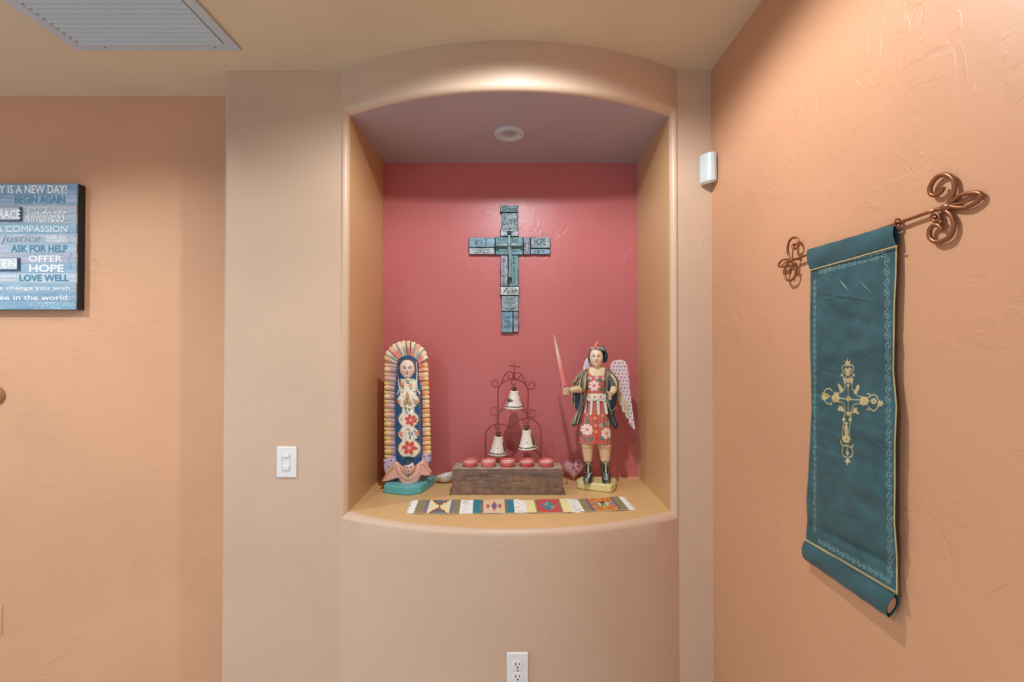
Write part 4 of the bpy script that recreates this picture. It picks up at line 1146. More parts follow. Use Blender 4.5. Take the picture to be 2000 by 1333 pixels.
        UV = np.array(UV); mb = MB(); C = cv.sample(UV[:, 0], UV[:, 1])
        mb.grid(np.array(V), wrap_u=True, col=C)
        mb.build('bell', M['glaze'], B, sharp=60)
        mb = MB(); kh = (ty-hy)*u
        mb.lathe([(.001, 0), (R0*.55, 0), (R0*.6, kh*.08), (R0*.28, kh*.16), (R0*.26, kh*.24), (R0*.62, kh*.32), (R0*.72, kh*.42), (R0*.62, kh*.52), (R0*.25, kh*.6), (R0*.13, kh*.66), (R0*.12, kh*.8), (.001, kh*.82)], (top[0], Y0, top[2]), 24)
        mb.tube([(top[0]+.0035*math.cos(a), Y0, top[2]+kh*.9+.0035*math.sin(a)) for a in np.linspace(0, 2*PI, 14)], .0011, 6)
        mb.build('knob', M['brass'], B, sharp=60)
        mb = MB(); mb.tube([(top[0], Y0, top[2]-H*.2), (top[0], Y0, top[2]-H*.82)], .001, 6); mb.ell((top[0], Y0, top[2]-H*.85), (.005, .005, .006)); mb.build('clapper', M['brass'], B, sharp=180)
bells()

# ============================================================ SMALL THINGS ON THE SHELF
def small_things():
    # white crackled dish
    g = PZ(866, 947.5, ZS); Y0 = g.y+.012
    T = thing('ceramic_dish', (g.x, Y0, ZS), 'small white crackle-painted dish half hidden behind the left end of wooden block', 'dish')
    cv = Canvas(-50, -50, 50, 50, 4, (226, 222, 208)); r = random.Random(4)
    for k in range(16):
        x, y = r.uniform(-40, 40), r.uniform(-40, 40); P_ = [(x, y)]
        for q in range(4): x += r.uniform(-9, 9); y += r.uniform(-9, 9); P_.append((x, y))
        cv.line(P_, 1.2, r.choice([(60, 56, 60), (60, 56, 60), (150, 90, 80), (120, 176, 190)]), .9)
    for k in range(8): cv.oval((r.uniform(-36, 36), r.uniform(-36, 36)), 6, 4, (170, 200, 206), al=.6)
    R = Matrix.Rotation(math.radians(-13), 3, 'Y'); V = []; UV = []
    for j in range(33):
        t = j/32
        if t < .55: q = t/.55; rad = math.sin(q*PI/2); z = 1-math.cos(q*PI/2)
        else: q = (t-.55)/.45; rad = math.cos(q*PI/2)*.93; z = 1-math.sin(q*PI/2)*.85
        row = []
        for i in range(64):
            a = 2*PI*i/64; p = R @ Vector((.044*rad*math.cos(a)+.0, .030*rad*math.sin(a), .036*z)); row.append((g.x+.012+p.x, Y0+.016+p.y, ZS+.004+p.z)); UV.append((44*rad*math.cos(a), 46*rad*math.sin(a)+z*10))
        V.append(row)
    UV = np.array(UV); mb = MB(); mb.grid(np.array(V), wrap_u=True, col=cv.sample(UV[:, 0], UV[:, 1])); mb.build('bowl', M['glaze'], T, sharp=60)
    # heart, leaning on the back wall
    c = bb(297, 850); Y0 = 2.072; p = PY(*c, Y0); s = Y0/F
    tip = PZ(*bb(335, 1022), ZS)
    T = thing('heart_ornament', (tip.x, Y0, ZS), 'puffy pink heart ornament with black speckled pattern leaning in the corner behind the angel', 'ornament')
    cv = Canvas(c[0]-26, c[1]-26, c[0]+26, c[1]+26, 8, (200, 138, 142)); r = random.Random(14)
    for k in range(900):
        a, d = r.uniform(0, 6.28), 24*math.sqrt(r.random()); x, y = c[0]+d*math.cos(a), c[1]+d*math.sin(a)
        dark = .25+.5*max(0, (c[1]+4-y)/20)
        cv.oval((x, y), r.uniform(.25, .7), r.uniform(.25, .6), (52, 36, 48) if r.random() < dark else r.choice([(236, 190, 190), (190, 80, 84), (230, 226, 224), (214, 120, 118)]), r.random()*3)
    for q in ((-9, -12), (8, -6), (-2, -2), (4, 4)):
        cv.flower((c[0]+q[0], c[1]+q[1]), 2.6, (40, 30, 44), (220, 180, 190), 5, 0)
    V = []; UV = []
    for j in range(91):
        t = PI*j/90; row = []
        for i in range(180):
            a = 2*PI*i/180
            hx = 16*math.sin(a)**3; hy = 13*math.cos(a)-5*math.cos(2*a)-2*math.cos(3*a)-math.cos(4*a)
            k = math.sin(t)**.8; x = c[0]+1.36*hx*k; y = c[1]-1.32*(hy*k+1*(1-k)); d = 9*math.cos(t)
            lean = (c[1]+22-y)/44
            q = PY(x, y, Y0); row.append((q.x, Y0-d*s+lean*.022-.012, q.z)); UV.append((x, y))
        V.append(row)
    UV = np.array(UV); mb = MB(); V = np.array(V); V[..., 2] += (ZS+.001)-V[..., 2].min()
    mb.grid(V, wrap_u=True, col=cv.sample(UV[:, 0], UV[:, 1])); mb.build('heart', M['gloss'], T, sharp=180)
    # tiny beads
    for (x, y, rad, nm, lab) in ((1100, 946.5, .0042, 'metal_ring', 'tiny dark open metal ring lying on the shelf beside the wooden block'),
                                 (1106.5, 945.5, .0026, 'bead', 'tiny dark bead on the shelf between the ring and the yellow base'),
                                 (1107.5, 943.2, .0022, 'bead', 'tiny dark bead on the shelf just below the pink heart')):
        g = PZ(x, y, ZS); T = thing(nm, (g.x, g.y, ZS), lab, 'bead' if nm == 'bead' else 'ring'); mb = MB()
        if nm == 'bead': mb.ell((g.x, g.y, ZS+rad), (rad, rad, rad), n=8)
        else: mb.tube([(g.x+rad*math.cos(a), g.y+rad*math.sin(a), ZS+.0012) for a in np.linspace(-2.4, 2.4, 16)], .0011, 6)
        mb.build('body', M['dark'] if nm == 'bead' else M['brass'], T, sharp=180)
small_things()

# ============================================================ WOVEN RUGS
def rr_(x, y): return (790+x/4.255, 960+y/4.255)
def rugs():
    defs = [dict(c=[(118, 84), (470, 80), (452, 195), (76, 192)], fl=58, fr=64, lab='small woven mat with cream ground, brown zigzag and olive ends, far left of the row'),
            dict(c=[(574, 82), (905, 76), (916, 188), (568, 194)], fl=62, fr=62, lab='small woven mat with cream ground, red and blue motif and teal ends'),
            dict(c=[(1004, 84), (1346, 70), (1388, 184), (1024, 186)], fl=60, fr=66, lab='small woven mat with red field, teal diamond and pale yellow ends'),
            dict(c=[(1440, 76), (1775, 56), (1868, 163), (1500, 176)], fl=58, fr=62, lab='small woven mat with orange field and olive ends, far right of the row')]
    for k, D in enumerate(defs):
        P = [PZ(*rr_(*q), ZS) for q in D['c']]; cen = sum(P, Vector())/4
        T = thing('woven_mat', (cen.x, cen.y, ZS), D['lab'], 'mat', 'miniature woven mats along the shelf')
        cv = Canvas(0, 0, 200, 70, 3, (200, 190, 160)); r = random.Random(k)
        if k == 0:
            ol, cr, br, bl = (134, 126, 84), (232, 220, 168), (140, 74, 54), (104, 112, 160)
            cv.rect(0, 0, 200, 70, cr); cv.rect(0, 0, 42, 70, ol); cv.rect(168, 0, 200, 70, ol); cv.rect(42, 0, 56, 70, bl); cv.rect(156, 0, 168, 70, bl); cv.rect(42, 0, 56, 6, (180, 60, 60)); cv.rect(42, 62, 56, 70, (180, 60, 60)); cv.rect(156, 62, 168, 70, (180, 60, 60))
            for y0, sg in ((0, 1), (70, -1)):
                cv.poly([(62, y0), (78, y0+sg*12), (74, y0+sg*14), (90, y0+sg*20), (94, y0+sg*28), (106, y0+sg*22), (118, y0+sg*28), (120, y0+sg*18), (138, y0+sg*14), (134, y0+sg*10), (150, y0)], br)
                cv.poly([(84, y0), (96, y0+sg*14), (106, y0+sg*10), (118, y0+sg*14), (130, y0)], (34, 134, 168)); cv.poly([(98, y0), (106, y0+sg*12), (116, y0)], (120, 80, 130))
            cv.rect(103, 20, 110, 50, br)
        if k == 1:
            te, cr = (22, 122, 142), (222, 196, 162)
            cv.rect(0, 0, 200, 70, cr); cv.rect(0, 0, 36, 70, te); cv.rect(166, 0, 200, 70, te); cv.rect(36, 0, 50, 70, (140, 116, 92)); cv.rect(154, 0, 166, 70, (140, 116, 92))
            for q in range(14): cv.rect(38+q % 2*6, q*5, 42+q % 2*6, q*5+3, (96, 70, 70)); cv.rect(156+q % 2*5, q*5, 160+q % 2*5, q*5+3, (96, 70, 70))
            for x, w, h in ((72, 10, 14), (103, 14, 28), (130, 10, 14)): cv.poly([(x-w, 35), (x, 35-h), (x+w, 35), (x, 35+h)], (206, 66, 60))
            cv.poly([(91, 26), (103, 20), (115, 26), (115, 44), (103, 50), (91, 44)], (40, 120, 160)); cv.poly([(103, 20), (112, 35), (103, 50), (96, 35)], (206, 66, 60), .6)
        if k == 2:
            cv.rect(0, 0, 200, 70, (198, 66, 62)); cv.rect(0, 0, 42, 70, (234, 226, 160)); cv.rect(164, 0, 200, 70, (234, 226, 160)); cv.rect(42, 0, 52, 70, (120, 80, 62)); cv.rect(154, 0, 164, 70, (120, 80, 62))
            for q in range(14): cv.rect(44, q*5, 48, q*5+3, (190, 160, 90)); cv.rect(157, q*5, 161, q*5+3, (190, 160, 90))
            cv.poly([(66, 36), (103, 8), (103, 62)], (42, 130, 160)); cv.poly([(103, 8), (103, 36), (80, 36)], (170, 150, 90)); cv.poly([(103, 8), (142, 36), (103, 36)], (42, 130, 160)); cv.poly([(103, 62), (142, 36), (103, 36)], (170, 150, 90)); cv.poly([(103, 36), (103, 62), (118, 48)], (42, 130, 160))
        if k == 3:
            cv.rect(0, 0, 200, 70, (214, 130, 46)); cv.rect(0, 0, 34, 70, (140, 128, 84)); cv.rect(166, 0, 200, 70, (140, 128, 84)); cv.rect(34, 0, 46, 70, (132, 78, 110)); cv.rect(156, 0, 166, 70, (110, 84, 120)); cv.rect(38, 0, 41, 70, (40, 100, 150)); cv.rect(42, 60, 50, 70, (40, 100, 150))
            for x, y in ((62, 12), (66, 56), (74, 8), (80, 60), (118, 8), (128, 56), (140, 14), (146, 50), (58, 34), (112, 62)): cv.rect(x-3, y-3, x+3, y+3, (56, 44, 40))
            cv.poly([(64, 26), (76, 26), (84, 36), (64, 46)], (64, 150, 170)); cv.poly([(78, 34), (104, 18), (104, 52)], (232, 214, 180)); cv.poly([(132, 34), (108, 20), (108, 50)], (232, 214, 180)); cv.poly([(150, 26), (134, 30), (134, 42), (150, 46)], (64, 150, 170))
            cv.poly([(90, 20), (120, 20), (105, 36)], (36, 50, 48)); cv.poly([(90, 52), (120, 52), (105, 36)], (140, 170, 96)); cv.poly([(92, 26), (105, 36), (92, 46)], (60, 110, 70)); cv.poly([(118, 26), (105, 36), (118, 46)], (120, 170, 90))
        cv.speck(.10, k)
        NU, NV = 190, 56; th = .0026
        def pos(u, v, z=0):
            q = P[0]*(1-u)*(1-v)+P[1]*u*(1-v)+P[2]*u*v+P[3]*(1-u)*v
            w = .0011*(1+math.sin(u*9+k*2+v*1.5))+.0012*max(0, math.sin(u*5+k))
            return (q.x+.0006*math.sin(v*40), q.y+.0006*math.sin(u*60), ZS+.0006+w*.8+z)
        top = np.array([[pos(i/NU, j/NV, th) for i in range(NU+1)] for j in range(NV+1)])
        top[..., 2] += .0003*np.sin(np.arange(NV+1)*PI*.9)[:, None]
        bot = np.array([[pos(i/NU, j/NV, 0) for i in range(NU+1)] for j in range(NV+1)])
        U, W = np.meshgrid(np.linspace(0, 200, NU+1), np.linspace(0, 70, NV+1)); C = cv.sample(U, W)
        mb = MB(); mb.grid(top, col=C.reshape(-1, 3)); mb.grid(bot[:, ::-1], col=C[:, ::-1].reshape(-1, 3))
        for e in (0, -1):
            mb.grid(np.stack([top[e], bot[e]], 0), col=np.stack([C[e], C[e]], 0).reshape(-1, 3)); mb.grid(np.stack([top[:, e], bot[:, e]], 1), col=np.stack([C[:, e], C[:, e]], 1).reshape(-1, 3))
        mb.build('weave', M['wool'], T, sharp=60)
        for side, L in ((0, D['fl']), (1, D['fr'])):
            mb = MB(); L = L/4.255*1.72/F
            for q in range(34):
                v = (q+.5)/34; p = Vector(pos(side, v, .0012)); sg = 1 if side else -1; a = r.uniform(-.35, .35); l = L*r.uniform(.85, 1.15)
                e = p+Vector((sg*l*math.cos(a), l*math.sin(a)*.8, 0)); e.z = ZS+.0016; m_ = p.lerp(e, .5)+Vector((0, r.uniform(-.001, .001), .0012))
                mb.tube([p, m_, e], [.0011, .0013, .0009], 6, col=(240, 240, 235), smooth=3)
            mb.build('fringe', M['wool'], T, sharp=180)
rugs()

# ============================================================ BANNER ON ITS ROD
XP = XR-.013
def pcrop(x, y): return (1500+x/4.443, 320+y/4.443)
def banner():
    tl = PX(1577, 487, XP)
    Ya, Za = tl.y+.03, PX(1748, 437, XP).z+.03
    def uvm(p):
        q = PX(p[0], p[1], XP); return ((Ya-q.y)*1000, (Za-q.z)*1000)
    LE = [(1583, 526), (1583, 560), (1582, 620), (1582, 680), (1584, 740), (1585, 800), (1582, 860), (1579, 920), (1575, 975), (1577, 1015), (1574, 1056)]
    RE = [(1752, 477), (1751, 535), (1748, 590), (1747, 655), (1746, 725), (1752, 795), (1749, 865), (1749, 945), (1748, 1020), (1753, 1090), (1753, 1160)]
    teal = (50, 86, 91)
    cv = Canvas(0, 0, 330, 900, 2.4, teal); cv.map = uvm; cv.raw = True
    rr = np.random.RandomState(3)
    small = rr.rand(40, 16); big = np.kron(small, np.ones((1, 1)))
    # faded clouding of the cloth
    yy, xx = np.mgrid[0:cv.H, 0:cv.W]
    fy, fx = yy/cv.H*38, xx/cv.W*14; iy, ix = fy.astype(int), fx.astype(int); ty, tx = fy-iy, fx-ix
    ty, tx = ty*ty*(3-2*ty), tx*tx*(3-2*tx)
    cl = small[iy, ix]*(1-tx)*(1-ty)+small[iy, ix+1]*tx*(1-ty)+small[iy+1, ix]*(1-tx)*ty+small[iy+1, ix+1]*tx*ty
    cv.a *= (1+(cl[..., None]-.5)*.16)
    scroll = (150, 184, 180)
    def vine(a, b, n, amp=5.6):
        a, b = uvm(a), uvm(b); mp = cv.map; cv.map = None
        L = math.hypot(b[0]-a[0], b[1]-a[1]); ux, uy = (b[0]-a[0])/L, (b[1]-a[1])/L; nx, ny = -uy, ux
        P = lambda t, o: (a[0]+ux*t+nx*o, a[1]+uy*t+ny*o)
        st = L/n
        cv.line([P(t, amp*math.sin(t/st*PI)) for t in np.linspace(0, L, n*8)], .9, scroll, .62)
        cv.line([P(t, -amp*.8*math.sin(t/st*PI)) for t in np.linspace(0, L, n*8)], .8, scroll, .4)
        for k in range(n):
            t0 = (k+.5)*st; sg = 1 if k % 2 == 0 else -1; sp = []
            for j in range(16):
                q = j/15; an = q*4.6*PI/2+ (0 if sg > 0 else PI); rd = (1-q*.75)*st*.40
                sp.append(P(t0+rd*math.cos(an), sg*amp*.1-sg*1.2+sg*rd*math.sin(an)))
            cv.line(sp, .8, scroll, .8); cv.oval(P(t0, -sg*.8), 1.5, 1.2, scroll, 0, .8)
            cv.line([P(t0-st*.3, -sg*5), P(t0-st*.42, -sg*7.5)], .8, scroll, .6); cv.line([P(t0-st*.2, -sg*5), P(t0-st*.15, -sg*8)], .8, (170, 178, 140), .6)
        cv.map = mp
    vine((1592, 545), (1592, 1040), 40, 5); vine((1733, 500), (1740, 1130), 30)
    vine((1600, 531), (1732, 496), 13); vine((1598, 1056), (1742, 1137), 14)
    gold = (186, 170, 118); g2 = (196, 180, 128); gd = (122, 112, 78)
    # embroidered edges
    for off in (0,):
        cv.line([(x-.6, y) for x, y in RE], 3.6, gold, .95); cv.line([(x+.4, y) for x, y in LE], 1.6, gold, .9)
        cv.line([(1583, 529), (1752, 481)], 2.4, gold); cv.line([(1573, 1053), (1754, 1159)], 2.6, gold)
    # the gold ornamental cross
    def z(L): return [(1560+x/4.7625, 660+y/4.7625) for x, y in L]
    def zl(L, w, c=gold, sm=True): cv.line(z(L), w*.19, c, 1, sm)
    def zp(L, c=gold): cv.poly(z(L), c)
    def zo(x, y, r, c=gold):
        cv.poly(z([(x+r*math.cos(a), y+r*math.sin(a)) for a in np.linspace(0, 2*PI, 17)[:-1]]), c)
    zp([(457, 190), (466, 225), (486, 214), (476, 250), (458, 264), (440, 250), (430, 214), (447, 224)])
    zl([(455, 345), (425, 325), (406, 290), (412, 262), (432, 254), (444, 266)], 13); zl([(462, 345), (492, 325), (511, 290), (506, 262), (486, 254), (474, 266)], 13)
    zp([(458, 345), (428, 300), (426, 284), (442, 280), (458, 292), (474, 280), (490, 284), (488, 300)])
    for sx in (-1, 1):
        zo(459+sx*54, 346, 13); zo(459+sx*54, 346, 4, teal); zl([(459+sx*48, 356), (459+sx*30, 378), (459+sx*14, 358), (459, 345)], 9)
        zo(463+sx*30, 412, 14); zo(463+sx*30, 412, 4, gd)
    zp([(416, 378), (510, 380), (510, 398), (416, 396)]); zo(463, 408, 14); zo(463, 442, 14)
    zl([(434, 400), (432, 470), (408, 500), (376, 518), (340, 515)], 10, gold, False); zl([(500, 400), (497, 476), (530, 508), (552, 542), (610, 556)], 10, gold, False)
    zl([(462, 460), (463, 720)], 9); zl([(375, 556), (420, 568), (520, 578), (610, 580)], 10)
    for k in range(8):
        a = k*PI/4; zl([(466, 568), (466+24*math.cos(a), 568+24*math.sin(a))], 9)
    zo(466, 568, 7, gd)
    zp([(368, 424), (384, 432), (392, 450), (404, 452), (404, 472), (420, 478), (412, 500), (392, 505), (378, 490), (384, 476), (370, 470), (376, 454), (366, 444)])
    zp([(552, 438), (567, 446), (566, 466), (562, 486), (548, 498), (550, 512), (530, 528), (512, 510), (524, 494), (526, 478), (538, 470), (538, 452)])
    # left arm
    zl([(312, 500), (300, 478), (268, 474), (244, 494), (240, 512)], 14); zl([(306, 620), (270, 612), (246, 590), (240, 570)], 14); zl([(300, 625), (312, 600)], 9)
    zp([(204, 540), (228, 530), (216, 506), (244, 512), (270, 520), (300, 545), (270, 570), (240, 578), (214, 574), (226, 552)]); zo(265, 540, 9, gd)
    for k in range(7): a = k*2*PI/7; zo(346+26*math.cos(a), 562+26*math.sin(a), 15)
    zo(346, 562, 18); zl([(330, 556), (346, 546), (362, 558), (356, 574), (340, 574)], 4, gd); zl([(365, 596), (408, 602), (428, 626), (432, 680), (430, 730)], 10)
    zp([(330, 500), (350, 512), (366, 505), (372, 525), (350, 534), (330, 525)])
    # right arm
    zl([(640, 522), (662, 522), (664, 545), (650, 560)], 13); zl([(672, 540), (705, 532), (732, 550), (738, 575)], 14); zl([(636, 662), (650, 672), (662, 655), (650, 640)], 12); zl([(670, 658), (695, 680), (725, 665), (738, 630)], 14)
    for k in range(7): a = k*2*PI/7; zo(612+30*math.cos(a), 590+28*math.sin(a), 16)
    zo(612, 590, 20); zl([(596, 584), (612, 574), (628, 586), (622, 602), (604, 602)], 4, gd)
    for k in range(6): a = k*PI/3; zo(700+18*math.cos(a), 592+18*math.sin(a), 12)
    zo(700, 592, 5, gd); zp([(735, 600), (756, 578), (762, 592), (782, 586), (780, 604), (797, 614), (776, 622), (780, 640), (760, 634), (744, 646)])
    zl([(625, 622), (560, 615), (518, 622), (500, 645), (490, 690), (488, 740)], 11)
    zp([(360, 664), (376, 656), (380, 630), (396, 638), (408, 622), (414, 650), (430, 690), (400, 688), (392, 674), (378, 686)])
    zp([(500, 700), (508, 668), (520, 646), (532, 656), (546, 646), (548, 668), (540, 682), (560, 690), (562, 708), (548, 716), (536, 700), (516, 700)])
    zp([(440, 690), (490, 690), (478, 716), (466, 730), (450, 716)])
    zo(422, 760, 16); zo(481, 762, 16); zl([(424, 725), (422, 775), (412, 860), (411, 950)], 10); zl([(486, 725), (482, 775), (474, 860), (475, 950)], 10)
    zp([(430, 785), (462, 790), (450, 812), (462, 838), (460, 868), (432, 870), (420, 840), (436, 815)]); zp([(425, 868), (470, 868), (462, 905), (470, 925), (425, 925), (434, 900)])
    for k in range(6): a = k*PI/3; zo(446+22*math.cos(a), 944+22*math.sin(a), 17)
    zo(446, 944, 10, gd); zl([(395, 960), (398, 990), (420, 1006), (450, 998)], 15); zl([(506, 996), (500, 1020), (478, 1018), (455, 998)], 14)
    zl([(412, 1008), (406, 1060), (420, 1100), (446, 1114)], 12); zl([(490, 1015), (506, 1060), (496, 1102), (470, 1114)], 12); zl([(452, 1000), (456, 1050)], 9)
    zp([(455, 1040), (472, 1078), (456, 1100), (440, 1078)]); zp([(457, 1100), (468, 1134), (487, 1160), (466, 1160), (455, 1192), (446, 1160), (429, 1152), (450, 1134)])
    b = PX(1655, 1180, XP)
    T = thing('wall_banner', (XP, .96, b.z), 'long teal cloth banner with gold ornamental cross and scroll border, hung on the right wall', 'banner')
    # cloth
    creases = [(((1540+485/5.125), 480+330/5.125), ((1540+610/5.125), 480+475/5.125), 2.2, .0018),
               (((1540+700/5.125), 480+350/5.125), ((1540+830/5.125), 480+490/5.125), 2.0, .0015),
               (((1540+290/5.125), 480+490/5.125), ((1540+640/5.125), 480+550/5.125), 2.0, -.0018),
               (((1540+350/5.125), 480+545/5.125), ((1540+560/5.125), 480+500/5.125), 1.8, .0014),
               (((1540+560/5.125), 480+500/5.125), ((1540+880/5.125), 480+565/5.125), 2.0, .0016),
               (((1540+230/5.125), 480+480/5.125), ((1540+410/5.125), 480+670/5.125), 2.4, .0014),
               ((1605, 722), (1640, 734), 3, -.0016), ((1690, 692), (1712, 704), 2, .0012), ((1600, 838), (1650, 860), 4, .002), ((1690, 850), (1735, 885), 3, .002),
               ((1595, 870), (1670, 900), 5, -.003), ((1612, 990), (1680, 1012), 4, .002), ((1590, 1028), (1745, 1108), 8, -.008), ((1595, 782), (1735, 790), 9, .003), ((1588, 760), (1650, 800), 6, -.003), ((1590, 812), (1742, 868), 11, .0045), ((1588, 850), (1740, 925), 10, -.0045), ((1590, 905), (1742, 985), 13, .0045), ((1590, 700), (1742, 672), 12, .003), ((1600, 610), (1740, 640), 12, -.003), ((1640, 940), (1745, 1040), 9, -.004)]
    NU, NV = 200, 560
    te = np.linspace(0, len(LE)-1, NV+1); L_ = np.array(LE); R_ = np.array(RE)
    Ls = np.array([np.interp(te, range(len(LE)), L_[:, k]) for k in (0, 1)]).T; Rs = np.array([np.interp(te, range(len(RE)), R_[:, k]) for k in (0, 1)]).T
    V = np.zeros((NV+1, NU+1, 3)); PXY = np.zeros((NV+1, NU+1, 2))
    uu = np.linspace(0, 1, NU+1)
    PXY[...] = Ls[:, None, :]*(1-uu)[None, :, None]+Rs[:, None, :]*uu[None, :, None]
    t = (te/te[-1])[:, None]; u = uu[None, :]
    o = .0135-.003*u+.009*t*u+.0016*np.sin(t*9+u*2.2)*np.clip(t*3, 0, 1)+.0012*np.sin(u*7+t*5)+.0016*np.sin(t*23-u*5)*np.clip(t-.2, 0, 1)-.006*np.exp(-((t-.93)/.05)**2)+.004*t*u
    for a, c, w, h in creases:
        dx, dy = c[0]-a[0], c[1]-a[1]; LL = dx*dx+dy*dy
        q = ((PXY[..., 0]-a[0])*dx+(PXY[..., 1]-a[1])*dy)/LL; qc = np.clip(q, 0, 1)
        d = np.hypot(PXY[..., 0]-a[0]-qc*dx, PXY[..., 1]-a[1]-qc*dy); o = o+h*np.exp(-(d/w)**2)*(.4+.6*np.sin(qc*PI))
    UV = np.zeros((NV+1, NU+1, 2))
    for j in range(NV+1):
        for i in range(NU+1):
            px, py = PXY[j, i]; q = PX(px, py, XR-o[j, i]); V[j, i] = q; UV[j, i] = uvm((px, py))
    mb = MB(); mb.grid(V, col=cv.sample(UV[..., 0].ravel(), UV[..., 1].ravel()))
    mb.build('cloth', M['satin'], T, sharp=180, solid=.0012)
    # sleeves
    def sleeve(name, top, bot, th, drop, end):
        NS, NP = 90, 36; V = []; C = []; r_ = random.Random(4)
        for k in range(NS+1):
            s_ = k/NS; row = []
            a = (top[0][0]+(top[1][0]-top[0][0])*s_, top[0][1]+(top[1][1]-top[0][1])*s_); c = (bot[0][0]+(bot[1][0]-bot[0][0])*s_, bot[0][1]+(bot[1][1]-bot[0][1])*s_)
            A = PX(a[0], a[1], XP-.0008); B = PX(c[0], c[1], XP-drop*s_)
            for i in range(NP):
                f = 2*PI*i/NP; w = (1-math.cos(f))/2
                bul = math.sin(f)*th*(.6+.4*math.sin(PI*w))*(1+.10*math.sin(s_*14))
                p = A.lerp(B, w)+Vector((-bul, 0, .0006*math.sin(s_*31+w*3))); row.append(tuple(p)); C.append(lin([q*(1+.05*math.sin(s_*9+w*4)) for q in teal]))
            V.append(row)
        mb = MB(); mb.grid(np.array(V), wrap_u=True, col=np.array(C)); o_ = mb.build(name, M['satin'], T, sharp=180)
        return V
    sleeve('upper_sleeve', ((1577, 488), (1747.5, 438)), ((1583, 528), (1752, 480)), .0048, 0, None)
    V2 = sleeve('lower_sleeve', ((1574, 1055), (1751, 1162)), ((1571.5, 1093), (1736, 1207)), .0090, .010, None)
    mb = MB()
    V2 = np.array(V2); ring = [(V2[k]-V2[k].mean(0))*.72+V2[k].mean(0) for k in range(1, len(V2)-1)]
    mb.grid(np.array(ring), wrap_u=True, caps=True, col=(176, 140, 108)); mb.build('lower_batten', M['paint'], T, sharp=40)
    mb = MB(); mb.tube([tuple(PX(1583, 528.6, XP-.0035)), tuple(PX(1752.5, 480.5, XP-.0035))], .0015, 6, col=(196, 170, 110)); mb.build('piping', M['wool'], T)
    mb = MB(); mb.tube([tuple(PX(1573, 1055.5, XP-.003)), tuple(PX(1754, 1162, XP-.003))], .0013, 6, col=(190, 172, 120)); mb.build('piping', M['wool'], T)
    # rod with scrolled finials
    def q(x, y, d=0): return tuple(PX(*pcrop(x, y), XR-.014+.007*(x-230)/1470-d))
    m = q(780, 640)
    RT = thing('banner_rod', m, 'copper brown iron rod with curled leaf finials at both ends, holding the teal banner', 'rod')
    mb = MB(); mb.tube([q(228, 832), q(340, 792), q(1130, 514), q(1500, 385)], .0029, 12, smooth=2); mb.build('rod', M['copper'], RT, sharp=180)
    mb = MB()
    c = Vector(q(1125, 515)); 
    mb.tube([(c.x+.006*math.cos(a), c.y-.0005, c.z+.0075*math.sin(a)) for a in np.linspace(0, 2*PI, 20)], .0017, 8)
    mb.build('ring', M['copper'], RT, sharp=180)
    def curl(name, parts, r):
        mb = MB()
        for P_, rr_, *cl in parts: mb.tube([q(*p) for p in P_], rr_, 12, smooth=8)
        mb.build(name, M['copper'], RT, sharp=180)
    k = .0039
    R1 = [([(1530, 372), (1575, 325), (1608, 260), (1620, 190), (1602, 128), (1550, 95), (1480, 108), (1425, 165), (1404, 225), (1420, 268), (1462, 272), (1505, 240), (1522, 200)], [k*.8, k, k, k, k, k*.9, k*.9]),
          ([(1562, 362), (1640, 292), (1710, 262), (1790, 252), (1840, 258), (1848, 290), (1800, 340), (1720, 378), (1640, 380), (1566, 366)], k*.92), ([(1588, 356), (1660, 345), (1720, 330), (1790, 292)], [k*.5, k*.45, k*.3]),
          ([(1455, 396), (1530, 402), (1588, 445), (1612, 510), (1604, 580), (1570, 640), (1510, 672), (1450, 676), (1406, 640), (1402, 580), (1430, 540), (1470, 532), (1498, 552), (1510, 578)], [k*.8, k, k*1.05, k, k, k*.85]),
          ([(1415, 470), (1430, 440), (1462, 430), (1488, 450), (1484, 485), (1452, 498), (1432, 482), (1442, 462), (1462, 466)], k*.7)]
    for n_, pr in zip(('upper_scroll', 'leaf', 'leaf', 'lower_scroll', 'eye_scroll'), R1): curl(n_, [pr], 1)
    mb = MB(); mb.ell(q(1503, 504), (.0038, .0038, .0038)); mb.ell(q(1545, 378), (.006, .010, .007)); mb.build('collar', M['copper'], RT, sharp=180)
    L1 = [([(190, 832), (174, 780), (172, 720), (190, 665), (222, 642), (254, 650), (268, 690), (256, 730), (230, 738), (214, 715), (228, 696)], k*.78),
          ([(190, 832), (150, 832), (118, 842), (92, 876), (104, 894), (150, 888), (172, 862), (190, 838)], k*.7), ([(178, 845), (150, 858), (120, 880)], k*.4),
          ([(170, 862), (150, 910), (148, 970), (168, 1010), (196, 1016), (226, 990), (240, 950), (236, 915), (212, 906), (192, 930), (190, 962)], k*.78),
          ([(205, 884), (196, 864), (208, 846), (228, 850), (234, 872), (220, 886), (208, 876), (216, 864)], k*.6)]
    for n_, pr in zip(('upper_scroll', 'leaf', 'leaf', 'lower_scroll', 'eye_scroll'), L1): curl(n_, [pr], 1)
    mb = MB(); mb.ell(q(244, 912), (.0034, .0034, .0034)); mb.ell(q(192, 838), (.005, .011, .007)); mb.build('collar', M['copper'], RT, sharp=180)
    # standoffs into the wall
    for P_ in ((1500, 388), (240, 828)):
        mb = MB(); c = Vector(q(*P_)); mb.tube([c, (XR+.004, c.y, c.z)], .0026, 8)
        mb.build('standoff', M['copper'], RT, sharp=180)
banner()

